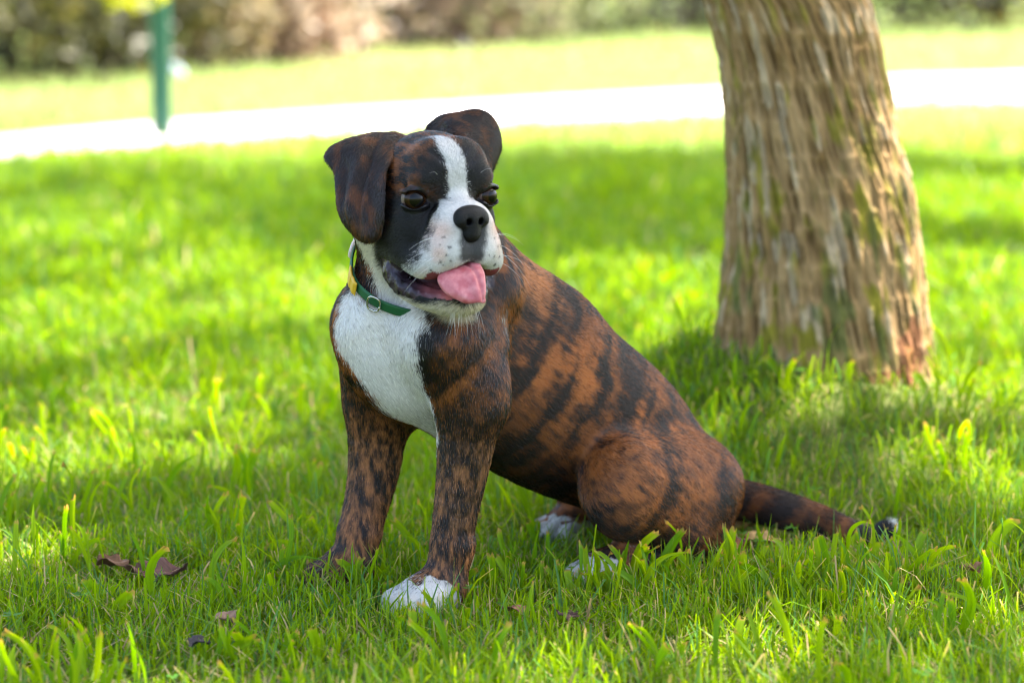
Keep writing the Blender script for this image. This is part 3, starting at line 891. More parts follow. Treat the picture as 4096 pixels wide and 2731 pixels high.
# eye sockets
EYES = []
for s in (-1, 1):
    n = nrm(np.array([s * .42, .90, 0.02]))
    c = np.array([s * 36.0, -8.0, -1.0])
    EYES.append((s, c, n))
    yv = n; zv = nrm(np.array([0, 0, 1.0]) - n * n[2]); xv = np.cross(yv, zv)
    R = np.stack([xv, yv, zv], 1)
    tilt = math.radians(0 * s)
    T = np.array([[math.cos(tilt), 0, math.sin(tilt)], [0, 1, 0], [-math.sin(tilt), 0, math.cos(tilt)]])
    R = R @ T
    # lids first, then the opening
    cc = c + n * 6.5
    he(tuple(cc + R @ np.array([0, -1, 7.0])), (13.5, 7.0, 4.5), k=5, tagname='head', R=R, flow=(s * .5, -1, .6))
    he(tuple(cc + R @ np.array([0, -1, -5.5])), (13.0, 7.0, 4.6), k=5, tagname='head', R=R, flow=(s * .4, -1, -.4))
    he(tuple(c + n * 8), (10.6, 16, 8.2), k=2.0, op=-1, R=R)

def catmull(P, m):
    """resample the rows of P (n,...) to m rows along a smooth curve"""
    n = len(P)
    t = np.linspace(0, n - 1, m)
    i = np.minimum(t.astype(int), n - 2)
    u = (t - i).reshape((-1,) + (1,) * (P.ndim - 1))
    p0 = P[np.maximum(i - 1, 0)]; p1 = P[i]; p2 = P[i + 1]; p3 = P[np.minimum(i + 2, n - 1)]
    return p0 * (-.5 * u + u * u - .5 * u ** 3) + p1 * (1 - 2.5 * u * u + 1.5 * u ** 3) + p2 * (.5 * u + 2 * u * u - 1.5 * u ** 3) + p3 * (-.5 * u * u + .5 * u ** 3)

def flap(rows, thick, nu, nv, edge=0.0):
    """a soft flap of skin: rows (v, u, xyz) -> closed shell of the given thickness, rounded rim"""
    G = catmull(np.array(rows, float), nv)
    G = np.swapaxes(catmull(np.swapaxes(G, 0, 1), nu), 0, 1)
    du = np.gradient(G, axis=1); dv = np.gradient(G, axis=0)
    N = nrm(np.cross(du, dv))
    uu = np.linspace(-1, 1, nu)[None]; vv = np.linspace(-1, 1, nv)[:, None]
    ed = np.minimum(1 - np.abs(uu), 1 - np.abs(vv) * np.ones_like(uu))
    th = thick * np.sqrt(np.clip(ed / 0.16, 0.02, 1))
    A = G + N * th[..., None] / 2; B = G - N * th[..., None] / 2
    n = nu * nv
    V = np.concatenate([A.reshape(-1, 3), B.reshape(-1, 3)])
    idx = np.arange(n).reshape(nv, nu)
    q = np.stack([idx[:-1, :-1], idx[:-1, 1:], idx[1:, 1:], idx[1:, :-1]], -1).reshape(-1, 4)
    F = [q, q[:, ::-1] + n]
    rim = np.concatenate([idx[0, :], idx[1:, -1], idx[-1, -2::-1], idx[-2:0:-1, 0]])
    r2 = np.roll(rim, -1)
    F.append(np.stack([r2, rim, rim + n, r2 + n], -1))
    return V, np.concatenate(F), np.linspace(0, 1, nv)[:, None].repeat(nu, 1).ravel()

EAR_R = [
    [(600, 330, -62), (620, 318, -56), (650, 308, -50), (680, 302, -44), (712, 300, -38)],
    [(180, 330, -78), (330, 268, -66), (470, 238, -56), (590, 236, -48), (712, 288, -34)],
    [(88, 395, -64), (235, 330, -50), (400, 300, -38), (520, 300, -34), (640, 330, -24)],
    [(150, 500, -54), (270, 460, -36), (390, 450, -24), (470, 440, -18), (545, 415, -6)],
    [(165, 620, -46), (255, 610, -28), (355, 600, -16), (430, 580, -12), (506, 525, 2)],
    [(172, 740, -42), (250, 750, -24), (345, 745, -11), (425, 730, -9), (500, 685, 4)],
    [(212, 850, -38), (280, 860, -22), (355, 862, -10), (425, 855, -8), (494, 818, 2)],
    [(285, 935, -34), (325, 945, -22), (372, 952, -12), (425, 945, -10), (477, 903, -5)],
    [(350, 982, -28), (370, 987, -22), (395, 990, -18), (425, 985, -15), (452, 965, -14)],
]
EAR_L = [
    [(790, 235, -84), (830, 240, -80), (880, 250, -72), (930, 265, -62)],
    [(800, 190, -88), (860, 195, -82), (910, 215, -72), (940, 245, -58)],
    [(880, 122, -88), (920, 150, -78), (950, 190, -66), (985, 238, -52)],
    [(1010, 93, -86), (1015, 140, -74), (1022, 195, -62), (1040, 265, -50)],
    [(1130, 74, -86), (1118, 150, -74), (1105, 235, -62), (1095, 325, -52)],
    [(1222, 103, -88), (1205, 190, -78), (1180, 290, -68), (1150, 395, -58)],
    [(1280, 190, -92), (1268, 275, -84), (1240, 370, -76), (1198, 462, -66)],
    [(1297, 290, -94), (1284, 360, -88), (1258, 430, -82), (1222, 500, -74)],
    [(1290, 372, -94), (1276, 415, -90), (1258, 460, -86), (1236, 508, -80)],
]
TONGUE = [
    [(930, 1130, -12), (985, 1120, -9), (1040, 1100, -8), (1095, 1095, -9), (1140, 1085, -12)],
    [(880, 1215, 17), (955, 1190, 20), (1035, 1172, 19), (1110, 1160, 20), (1172, 1150, 15)],
    [(872, 1262, 27), (960, 1245, 30), (1055, 1228, 29), (1130, 1220, 30), (1197, 1205, 26)],
    [(905, 1325, 31), (985, 1308, 34), (1078, 1292, 33), (1145, 1288, 34), (1206, 1280, 30)],
    [(955, 1366, 33), (1030, 1355, 36), (1103, 1345, 35), (1155, 1342, 36), (1206, 1335, 32)],
    [(1025, 1396, 34), (1080, 1394, 36), (1130, 1388, 36), (1165, 1386, 36), (1200, 1374, 33)],
    [(1080, 1408, 33), (1112, 1411, 34), (1140, 1411, 35), (1165, 1407, 35), (1188, 1394, 33)],
]
def hcrows(R):
    return [[HC(*p) for p in r] for r in R]
N_ = Sdf()
def ne(c, r, k=4, op=1):
    N_.ell(H(*c), HM, np.array(r) * mm, k=k * mm, op=op)
def nc(a, b, ra, rb, k=3, op=1):
    N_.cone(H(*a), H(*b), ra * mm, rb * mm, k=k * mm, op=op)
ne((0, 34.5, -13), (15.5, 10, 8.5), 4)
for s in (-1, 1):
    ne((s * 9.5, 35.5, -18), (8, 8.5, 7.5), 4)
nc((0, 38, -18), (0, 34, -29), 7.5, 10, 4)
for s in (-1, 1):
    nc((s * 6.2, 52, -18.5), (s * 5.4, 35, -19.5), 3.0, 2.6, 2.0, -1)
    nc((s * 7.5, 47, -22), (s * 17, 39, -24.5), 1.3, .9, 2.0, -1)
nc((0, 48, -20), (0, 46, -35), .7, .8, 1.5, -1)
BODY_H = .0018; N_FUR = 330000; N_EAR = 26000
# ------------------------------------------------------------------ the coat: markings fixed to the dog's own axes
PERP = np.cross(BACK, DL)
BLACK = np.array([.0050, .0040, .0046]); DBROWN = np.array([.026, .011, .006]); RUST = np.array([.43, .135, .030]); TAN = np.array([.48, .23, .10])
WHITE = np.array([.56, .54, .52]); PINK = np.array([.62, .30, .25]); CREAM = np.array([.58, .51, .37])

def poly_dist(poly, x, y):
    """signed distance to a polygon, negative inside"""
    P = np.array(poly, float)
    d = np.full(len(x), 1e9); ins = np.zeros(len(x), bool)
    for i in range(len(P)):
        a = P[i]; b = P[(i + 1) % len(P)]
        e = b - a
        w = np.stack([x - a[0], y - a[1]], -1)
        t = np.clip((w @ e) / (e @ e), 0, 1)
        q = w - t[:, None] * e
        d = np.minimum(d, (q ** 2).sum(-1))
        c = ((a[1] <= y) & (y < b[1])) | ((b[1] <= y) & (y < a[1]))
        with np.errstate(divide='ignore', invalid='ignore'):
            xi = a[0] + (y - a[1]) / (b[1] - a[1] if b[1] != a[1] else 1) * e[0]
        ins ^= c & (x < xi)
    d = np.sqrt(d)
    return np.where(ins, -d, d)

CHEST = [(-10, 300), (-12, 265), (-6, 249), (3, 237), (9, 217), (12, 195), (0, 170), (-10, 140), (50, 140), (62, 168), (60, 195), (65, 222), (73, 240),
         (79, 258), (84, 275), (80, 296), (62, 306), (55, 330), (45, 420), (0, 420), (6, 370), (20, 335), (27, 312), (24, 299), (8, 307)]

def brindle(p, T, jit):
    sp = p @ BACK; pr = p @ PERP; la = p @ DL
    w = fbm(p * 22, 31, 2)
    body = noise3(np.stack([sp * 78 + w * 1.3, pr * 12 + sp * 18, la * 11], -1), 3) * .60 + .45 * noise3(np.stack([sp * 120 + w, pr * 16 + sp * 26, la * 16], -1), 4) - .15 + fbm(p * 70, 5, 2) * .40 + .42 * noise3(np.stack([sp * 48, pr * 190, la * 190], -1), 8)
    leg = -.11 + noise3(np.stack([p[:, 0] * 110, p[:, 1] * 110, p[:, 2] * 38 + w * .8], -1), 9) * .17 + fbm(p * np.array([260, 260, 80]), 12, 2) * .8
    legw = np.clip(1 - sstep(.14, .21, p[:, 2]), 0, 1) * (1 - np.clip(T.get('haunch', 0) + T.get('tail', 0), 0, 1)) * sstep(-.11, -.04, (p - DOG_O) @ DA)
    n = body * (1 - legw) + leg * legw
    hq_ = T.get('haunch', 0) * .72
    hn = .02 + .45 * noise3(np.stack([sp * 46 + w, pr * 20 + 2, la * 20], -1), 6) + .45 * fbm(p * 85, 7, 2) + .40 * noise3(np.stack([sp * 60, pr * 190, la * 190], -1), 8)
    n = n * (1 - hq_) + hn * hq_
    return n + jit * .40, legw

def coat(p, n, T, jit):
    """colour of the hair, its length (m), and whether the skin there is bare and moist"""
    N = len(p)
    A = (p - DOG_O) @ DA * 1000; L = (p - DOG_O) @ DL * 1000; Z = p[:, 2] * 1000
    g = lambda k: T.get(k, np.zeros(N))
    rnd = jit
    b, legw = brindle(p, T, jit)
    m = sstep(-.46, .66, b)[:, None]
    warm = sstep(-.3, .6, fbm(p * 14, 41, 2))[:, None]
    rust = RUST * (.55 + .45 * warm) + (TAN - RUST) * (.45 * legw[:, None])
    base = BLACK * 1.2 + (DBROWN - BLACK) * (.40 + .3 * noise3(p * 60, 77)[:, None])
    c = base * (1 - m) + rust * m
    # withers and haunch painted lighter, their overhead highlights put into the coat colour
    haun = g('haunch')
    lt = sstep(.2, .8, haun)[:, None] * sstep(-.35, .25, b)[:, None] * .18
    c = c * (1 - lt) + (RUST * .75 + TAN * .25) * lt
    wt = np.exp(-(np.linalg.norm((p - J(1205, 640, 20)) * np.array([1, .6, 1]), axis=1) / .038) ** 2)[:, None] * .6 * sstep(-.6, .3, b)[:, None]
    c = c * (1 - wt) + (RUST * .4 + TAN * .7) * wt
    # belly and armpits nearly black
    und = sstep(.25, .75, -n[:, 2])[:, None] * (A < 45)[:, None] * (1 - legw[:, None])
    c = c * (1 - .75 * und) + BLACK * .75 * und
    # black front of the shoulder beside the white
    bs = np.exp(-((L - 84) / 22) ** 2) * sstep(8, 30, A) * sstep(150, 190, Z) * (1 - sstep(285, 310, Z))
    bs = (bs * sstep(-.6, .1, .4 - b))[:, None]
    c = c * (1 - bs) + BLACK * bs
    # tail: dark brown going to black
    tl = g('tail')[:, None]
    c = c * (1 - tl * .55) + DBROWN * .8 * tl * .55
    dt = np.linalg.norm(p - tp[-1], axis=1)
    tt = (sstep(.052, .032, dt) * g('tail'))[:, None]
    c = c * (1 - tt) + BLACK * .35 * tt
    ln = np.full(N, .0058)
    ln = np.where(g('tail') > .5, .0066, ln)
    # paws
    pw = g('paw') + g('hpaw') + g('hpaw2')
    pz = np.where(g('hpaw') + g('hpaw2') > .4, 27, 34) + 6 * noise3(p * 90, 14) + jit * 4
    paww = ((pw > .35) & (Z < pz))
    hd = g('hpaw') + g('hpaw2') > .4
    back = (p - np.where((g('hpaw') >= g('hpaw2'))[:, None], hp, hp2)) @ DA * 1000
    paww &= ~(hd & (back < -12 + 8 * noise3(p * 80, 15) + jit * 5))
    c = np.where(paww[:, None], WHITE * (.93 + .08 * noise3(p * 70, 16)[:, None]), c)
    ln = np.where(pw > .4, .0045, ln)
    # white chest and throat
    hw = np.clip(g('head') + g('muzzle') + g('jaw'), 0, 1)
    cd = poly_dist(CHEST, L, Z) + 8 * fbm(p * 60, 51, 3) + jit * 4.0
    cw = sstep(2.5, -2.5, cd) * sstep(-75, -55, A) * (hw < .6)
    wc = np.array([.74, .70, .65]) * (.96 + .05 * noise3(p * 45, 52)[:, None])
    cr = (sstep(.0, .6, fbm(p * 24, 53, 2)) * .35 + .55 * sstep(300, 325, Z))[:, None]
    wc = wc * (1 - cr) + CREAM * 1.08 * cr
    c = c * (1 - cw[:, None]) + wc * cw[:, None]
    # ---- head
    q = to_head(p)
    x, y, z = q[:, 0], q[:, 1], q[:, 2]
    ax = np.abs(x)
    nz = fbm(p * 110, 61, 3)
    face = BLACK * (1.0 + .5 * noise3(p * 130, 62)[:, None])
    hb = noise3(np.stack([x * .15 + z * .08, y * .05, z * .15 - x * .08], -1), 64) * .7 + fbm(p * 190, 65, 2) * .55 + jit * .34 - .08
    temple = sstep(12, -8, y + .15 * (z - 20)) * sstep(-6, 14, z) * sstep(-64, -40, -ax * .6 - 20)
    temple = np.maximum(temple, sstep(-6, -14, y) * sstep(38, 50, z)) * .55
    tm = (sstep(-.25, .35, hb) * temple)[:, None]
    face = face * (1 - tm) + RUST * .95 * tm
    ck = (sstep(-.05, .5, hb) * sstep(-8, -22, y) * sstep(10, -5, z) * sstep(-40, -22, z) * .45)[:, None]
    face = face * (1 - ck) + (DBROWN * 2.6) * ck
    bk = sstep(-62, -80, y)[:, None]
    face = face * (1 - bk) + c * bk
    # jaw: dark lip, pale chin and throat
    jw = g('jaw')
    chin = (sstep(-93, -98, z + 3 * nz + jit * 1.5) * sstep(-30, -10, y) + sstep(.2, .7, -n[:, 2]) * sstep(-88, -94, z) * (y > -60))
    thr = sstep(-40, -58, y + 6 * nz) * sstep(-66, -76, z + 4 * nz) * sstep(14, 2, x)
    chin = np.clip(np.maximum(chin * sstep(30, 22, x) * (jw > .45), thr), 0, 1)[:, None] * (z < -60)[:, None]
    rs_c = (sstep(4, 16, x) * sstep(-22, -32, y) * (z < -66))[:, None]
    face = face * (1 - chin) + CREAM * .95 * chin
    face = face * (1 - rs_c) + c * rs_c
    # blaze
    xc = np.interp(z, [-10, 10, 30, 50], [0, -1, -4, -7]); bw = np.interp(z, [-12, 0, 10, 25, 38, 50, 57], [16, 10.5, 9.5, 9.8, 10.5, 10, 4])
    bl = sstep(1.2, -1.2, np.abs(x - xc) - bw + 3.0 * nz + jit * 2.0) * sstep(-26, -16, y) * sstep(-14, -8, z)
    # muzzle
    mw = np.interp(z, [-76, -61, -53, -40, -29, -20, -10, -4, 0], [45, 45, 42, 36, 32.5, 29.5, 25, 20, 13])
    mz = sstep(1.8, -1.8, ax - mw + 2.2 * nz + jit * 1.6) * sstep(-4, 0, y + 1.2 * nz - np.interp(z, [-80, -60, -53, -40, -29, -7, 0], [-20, -11, -3, 10, 14, 15, 4])) * sstep(1, -3, z) * (z > -84) * (jw < .5)
    wh = np.maximum(bl, mz)[:, None]
    mzc = WHITE * (.97 + .04 * nz[:, None])
    pk = (np.exp(-((ax - 27) / 9) ** 2 - ((z + 26) / 9) ** 2) * .6 + np.exp(-((ax - 31) / 7) ** 2 - ((z + 42) / 12) ** 2) * .4 + .25 * sstep(.1, .6, fbm(p * 60, 66, 2)) * mz)[:, None]
    mzc = mzc * (1 - pk) + np.array([.70, .42, .33]) * pk
    face = face * (1 - wh) + mzc * wh
    # grey black under the nose, freckles where the whiskers grow
    un = sstep(2, -5, np.maximum(ax - np.interp(z, [-60, -50, -38, -28, -22], [13, 15, 16, 15, 17]), np.abs(z + 38) - 21) + 4.5 * nz + jit * 2.6) * sstep(20, 28, y)
    un = un[:, None]
    face = face * (1 - .93 * un) + np.array([.012, .011, .013]) * .93 * un
    fr = np.zeros(N)
    for sx in (-1, 1):
        for fk, (fx, fz, fr_) in enumerate(FRECK):
            ox = 2.2 * math.sin(fk * 7.3 + sx * 2); oz = 2.2 * math.cos(fk * 4.1 + sx); fr_ = fr_ * (.75 + .3 * math.sin(fk * 3.7 + sx * 5))
            fr = np.maximum(fr, sstep(2.0 * fr_, .7 * fr_, np.hypot((x - sx * (fx + ox)) * .9, z - fz - oz) + nz * .9 + jit * .3) * (x * sx > 0))
    fr = (fr * mz * .85)[:, None]
    face = face * (1 - fr) + BLACK * 2 * fr
    # eyelids, lips, mouth: bare skin
    wet = np.zeros(N)
    lid = np.zeros(N)
    for s_, ce, ne_ in EYES:
        dd = np.linalg.norm(q - (ce + ne_ * 9), axis=1)
        lid = np.maximum(lid, sstep(15.5, 12.5, dd))
    face = face * (1 - .8 * lid[:, None]) + np.array([.010, .009, .012]) * .8 * lid[:, None]
    lip = ((jw > .45) & (z > -91 + 3 * nz) & (y < 12)) | ((jw > .4) & (n @ HU > .35) & (z > -97))
    lip &= ~(thr > .5)
    mouth = (y < 26) & (z < -56) & (z > -92) & (ax < 37) & (y > -45) & (np.abs(n @ HU) > .55) & ((jw < .55)) & (n @ HU < .2)
    inner = (z < -55) & (z > -90) & (ax < 34) & (y < 20) & (y > -60) & ((n @ HF) * np.sign(y + 20) < -.1) & (hw > .6) & (jw < .6) & (Z > 0) & (ax < 30)
    wet = np.where(lip | mouth, 1.0, 0)
    pinkish = (np.exp(-((x + 17) / 7) ** 2 - ((z + 91) / 9) ** 2) + np.exp(-((x + 26) / 7) ** 2 - ((y - 0) / 9) ** 2) * .4)[:, None]
    lipc = np.array([.030, .018, .026]) * (1 + .8 * noise3(p * 260, 68)[:, None]) * (1 - pinkish) + np.array([.50, .14, .14]) * pinkish
    face = np.where(lip[:, None], lipc, face)
    face = np.where(mouth[:, None], np.array([.22, .05, .06]), face)
    hl = np.interp(y, [-70, -40, 5, 30], [.007, .0055, .0036, .0024])
    hl = np.where(z < -92, .006, hl)
    hl = np.where(un[:, 0] > .5, .0018, hl)
    hl = np.where((lid > .35) | lip | mouth, 0, hl)
    hm = sstep(.35, .6, hw)
    c = c * (1 - hm[:, None]) + face * hm[:, None]
    ln = ln * (1 - hm) + hl * hm
    wet = np.maximum(wet, lid * .8) * (hm > .5)
    return np.clip(c, .002, .95), ln, wet

FRECK = [(34, -30, .7), (31, -37, 1.0), (26, -34, .8), (35, -45, 1.1), (29, -44, 1.0), (22, -43, .9), (37, -53, .8), (31, -53, .9), (25, -51, 1.0), (19, -53, .8), (33, -61, .6), (26, -60, .7)]

def flow_field(p):
    """fur direction and body region at many points, through an 8 mm lattice"""
    h = .007
    i = np.floor(p / h).astype(np.int64)
    f = p / h - i
    lo = i.min(0); dim = i.max(0) - lo + 2
    k0 = i - lo
    keys = []
    for d in range(8):
        o = np.array([d & 1, d >> 1 & 1, d >> 2 & 1])
        c = k0 + o
        keys.append((c[:, 0] * dim[1] + c[:, 1]) * dim[2] + c[:, 2])
    K = np.stack(keys, 1)
    U, inv = np.unique(K, return_inverse=True)
    inv = inv.reshape(K.shape)
    cz = U % dim[2]; cy = (U // dim[2]) % dim[1]; cx = U // (dim[2] * dim[1])
    P = (np.stack([cx, cy, cz], -1) + lo) * h
    F, T = S.near(P)
    W = np.stack([np.prod([f[:, a] if (d >> a & 1) else 1 - f[:, a] for a in range(3)], axis=0) for d in range(8)], 1)
    return nrm((F[inv] * W[..., None]).sum(1)), {k: (v[inv] * W).sum(1) for k, v in T.items()}

def vert_normals(V, F):
    q = V[F]
    n = np.cross(q[:, 2] - q[:, 0], q[:, 3] - q[:, 1])
    N = np.zeros_like(V)
    for i in range(F.shape[1]):
        for a in range(3):
            N[:, a] += np.bincount(F[:, i], n[:, a], len(V))
    return nrm(N)

def scatter(V, F, Nn, count, weight=None):
    q = V[F]
    ar = np.linalg.norm(np.cross(q[:, 2] - q[:, 0], q[:, 3] - q[:, 1]), axis=1) / 2
    if weight is not None:
        ar = ar * weight[F].mean(1)
    c = np.cumsum(ar); c /= c[-1]
    f = np.searchsorted(c, RNG.random(count))
    u = RNG.random((count, 1)); v = RNG.random((count, 1))
    w = [(1 - u) * (1 - v), u * (1 - v), u * v, (1 - u) * v]
    p = sum(q[f, i] * w[i] for i in range(4))
    n = nrm(sum(Nn[F[f, i]] * w[i] for i in range(4)))
    return p, n

def hair_object(name, roots, normals, flow, length, color, mat, parent, radius=.00016, lift=.33, npt=4, curl=.22):
    N = len(roots)
    fl = flow - normals * (flow * normals).sum(-1, keepdims=True)
    fl = nrm(fl)
    fl = nrm(fl + RNG.normal(0, curl * .5, (N, 3)))
    fl = nrm(fl - normals * (fl * normals).sum(-1, keepdims=True))
    lf = lift * (1 + RNG.normal(0, .25, (N, 1)))
    t = np.linspace(0, 1, npt)[None, :, None]
    up = lf[:, :, None] * (t - .55 * t * t)
    P = roots[:, None, :] - normals[:, None, :] * .0003 + length[:, None, None] * (normals[:, None, :] * up + fl[:, None, :] * (t * .92))
    hc_ = bpy.data.hair_curves.new(name)
    hc_.add_curves([npt] * N)
    hc_.attributes['position'].data.foreach_set('vector', P.astype(np.float32).ravel())
    ra = hc_.attributes.get('radius') or hc_.attributes.new('radius', 'FLOAT', 'POINT')
    rr = np.asarray(radius) * np.ones(N)
    R = rr[:, None] * (1 - .85 * np.linspace(0, 1, npt)[None] ** 1.6)
    ra.data.foreach_set('value', R.astype(np.float32).ravel())
    ca = hc_.attributes.new('col', 'FLOAT_COLOR', 'CURVE')
    c4 = np.ones((N, 4), np.float32); c4[:, :3] = color
    ca.data.foreach_set('color', c4.ravel())
    hc_.materials.append(mat)
    o = bpy.data.objects.new(name, hc_)
    COL.objects.link(o)
    o.parent = parent
    o.matrix_parent_inverse = parent.matrix_world.inverted()
    return o

# ------------------------------------------------------------------ build the dog
dog = empty('dog', (float(DOG_O[0]), float(DOG_O[1]), 0), 'brindle boxer puppy with white chest and blaze sitting on the grass with its tongue out', 'dog')

skin_mat, nt_, pb_ = material('dog_skin', .62, attr='col', spec=.25)
wa = node(nt_, 'ShaderNodeAttribute', attribute_name='wet')
mr = node(nt_, 'ShaderNodeMapRange'); mr.inputs['To Min'].default_value = .65; mr.inputs['To Max'].default_value = .22
nt_.links.new(wa.outputs['Fac'], mr.inputs['Value']); nt_.links.new(mr.outputs['Result'], pb_.inputs['Roughness'])
tn = node(nt_, 'ShaderNodeTexNoise'); tn.inputs['Scale'].default_value = 420; tn.inputs['Detail'].default_value = 3
bp = node(nt_, 'ShaderNodeBump'); bp.inputs['Strength'].default_value = .35; bp.inputs['Distance'].default_value = .002
tco = node(nt_, 'ShaderNodeTexCoord')
nt_.links.new(tco.outputs['Object'], tn.inputs['Vector']); nt_.links.new(tn.outputs['Fac'], bp.inputs['Height']); nt_.links.new(bp.outputs['Normal'], pb_.inputs['Normal'])
fur_mat, nt_, pb_ = material('dog_fur', .27, attr='col', spec=.5)

BV, BF = S.mesh(BODY_H)
BN = vert_normals(BV, BF)
bfl, bT = flow_field(BV)
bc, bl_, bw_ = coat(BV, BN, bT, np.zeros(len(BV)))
# wrinkled lips
wr = (bw_ > .5) & (bT.get('jaw', np.zeros(len(BV))) > .4)
BV = BV + BN * (np.where(wr, .0016 * fbm(BV * np.array([1, 1, .6]) * 210, 81, 2), 0))[:, None]
body = mesh_from('body', BV, BF, skin_mat, dog, cols=bc * .85)
wat = body.data.attributes.new('wet', 'FLOAT', 'POINT')
wat.data.foreach_set('value', bw_.astype(np.float32))

hq = to_head(BV)
hden = 1 + 1.6 * np.clip(bT['head'] + bT['muzzle'] + bT['jaw'], 0, 1)
fp, fn = scatter(BV, BF, BN, N_FUR, hden)
ff, fT = flow_field(fp)
jit = RNG.normal(0, 1, len(fp)).clip(-2, 2)
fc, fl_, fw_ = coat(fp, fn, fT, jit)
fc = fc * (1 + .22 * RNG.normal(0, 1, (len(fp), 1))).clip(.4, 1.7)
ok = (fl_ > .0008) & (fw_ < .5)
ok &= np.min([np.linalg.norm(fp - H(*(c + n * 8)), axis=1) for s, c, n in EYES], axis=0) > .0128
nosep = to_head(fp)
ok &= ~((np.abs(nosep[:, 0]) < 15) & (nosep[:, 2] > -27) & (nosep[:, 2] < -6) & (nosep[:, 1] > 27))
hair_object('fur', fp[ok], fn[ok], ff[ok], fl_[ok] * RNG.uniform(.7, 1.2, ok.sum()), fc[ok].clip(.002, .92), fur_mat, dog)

# ears
def ear_coat(v, n, jit):
    b = fbm(v * np.array([110, 110, 60]), 91, 3) + .3 * noise3(v * 36, 92) + jit * .22
    m = sstep(-.1, .5, b)[:, None] * .5
    c = (BLACK * 1.3 + DBROWN * .6) * (1 - m) + RUST * .48 * m
    return c
for rows, lab, fdir in ((EAR_R, 'folded ear hanging beside the cheek', -UP), (EAR_L, 'raised ear with its flap folded sideways', HM @ np.array([.6, .1, -.3]))):
    R = hcrows(rows)
    ev, ef, vv_ = flap(R, .0037, 48, 72)
    # soft folds and a slightly wavy rim
    en = vert_normals(ev, ef)
    half = len(ev) // 2
    wob = .0016 * fbm(ev[:half] * 38, 93, 2)
    sgn = np.concatenate([en[:half], en[:half]])
    if lab[0] == 'f':
        uu_, vv2 = np.meshgrid(np.linspace(0, 1, 48), np.linspace(0, 1, 72))
        up_side = np.sign((en[:half] @ -CAM_F).mean())
        val = -.0042 * np.exp(-((uu_ - (.66 - .34 * vv2)) / .075) ** 2) * sstep(.08, .3, vv2) * sstep(.95, .6, vv2)
        val += .0030 * np.exp(-((uu_ - (.50 - .30 * vv2)) / .09) ** 2) * sstep(.08, .3, vv2) * sstep(.95, .6, vv2)
        val += -.0028 * np.exp(-((uu_ - .18) / .06) ** 2) * sstep(.2, .35, vv2) * sstep(.75, .5, vv2)
        wob = wob + up_side * val.ravel()
    ev = ev + sgn * np.concatenate([wob, wob])[:, None]
    en = vert_normals(ev, ef)
    ear = mesh_from('ear', ev, ef, skin_mat, dog, cols=ear_coat(ev, en, np.zeros(len(ev))) * .85)
    ear['label'] = lab
    ep, en2 = scatter(ev, ef, en, N_EAR)
    g = catmull(np.array(R, float), 72)
    efl = np.tile(fdir, (len(ep), 1)) if lab[0] == 'r' else nrm(-UP * 1.0 + HM @ np.array([-.25, -.1, 0]) * sstep(.02, -.03, (ep - HC(400, 300, -30)) @ -UP)[:, None] * 2)
    j2 = RNG.normal(0, 1, len(ep)).clip(-2, 2)
    ecol = ear_coat(ep, en2, j2) * (1 + .25 * RNG.normal(0, 1, (len(ep), 1))).clip(.4, 1.8)
    hair_object('ear_fur', ep, en2, efl, RNG.uniform(.0032, .0055, len(ep)), ecol.clip(.002, .9), fur_mat, ear, lift=.38, curl=.35)

# nose leather
nose_mat, nt_, pb_ = material('nose_leather', .42, (.003, .003, .0035), spec=.22)
vo = node(nt_, 'ShaderNodeTexVoronoi'); vo.inputs['Scale'].default_value = 1150
tco = node(nt_, 'ShaderNodeTexCoord'); bp = node(nt_, 'ShaderNodeBump'); bp.inputs['Strength'].default_value = .8; bp.inputs['Distance'].default_value = .0008
bp.invert = True
nt_.links.new(tco.outputs['Object'], vo.inputs['Vector']); nt_.links.new(vo.outputs['Distance'], bp.inputs['Height']); nt_.links.new(bp.outputs['Normal'], pb_.inputs['Normal'])
NV, NF = N_.mesh(.0007)
mesh_from('nose', NV, NF, nose_mat, dog)

# tongue
tong_mat, nt_, pb_ = material('tongue', .42, (.60, .17, .19), spec=.5)
pb_.inputs['Subsurface Weight'].default_value = .25
pb_.inputs['Subsurface Radius'].default_value = (.006, .002, .0015)
pb_.inputs['Subsurface Scale'].default_value = 1.0
tn = node(nt_, 'ShaderNodeTexNoise'); tn.inputs['Scale'].default_value = 130; tn.inputs['Detail'].default_value = 6
tco = node(nt_, 'ShaderNodeTexCoord'); cr = node(nt_, 'ShaderNodeValToRGB')
cr.color_ramp.elements[0].position = .38; cr.color_ramp.elements[0].color = (.40, .085, .10, 1)
cr.color_ramp.elements[1].position = .72; cr.color_ramp.elements[1].color = (.58, .22, .225, 1)
t2 = node(nt_, 'ShaderNodeTexNoise'); t2.inputs['Scale'].default_value = 900
bp = node(nt_, 'ShaderNodeBump'); bp.inputs['Strength'].default_value = .5; bp.inputs['Distance'].default_value = .0006
nt_.links.new(tco.outputs['Object'], tn.inputs['Vector']); nt_.links.new(tn.outputs['Fac'], cr.inputs['Fac']); nt_.links.new(cr.outputs['Color'], pb_.inputs['Base Color'])
nt_.links.new(tco.outputs['Object'], t2.inputs['Vector']); nt_.links.new(t2.outputs['Fac'], bp.inputs['Height']); nt_.links.new(bp.outputs['Normal'], pb_.inputs['Normal'])
tv, tf, _ = flap(hcrows(TONGUE), .0042, 40, 52)
gx = to_head(tv)
groove = np.exp(-((gx[:, 0] - 1.5 + .1 * (gx[:, 2] + 88)) / 1.8) ** 2) * sstep(-100, -90, gx[:, 2])
tn_ = vert_normals(tv, tf)
tv = tv - np.sign((tn_ @ HU + tn_ @ HF))[:, None] * tn_ * (groove * .0022)[:, None]
mesh_from('tongue', tv, tf, tong_mat, dog)

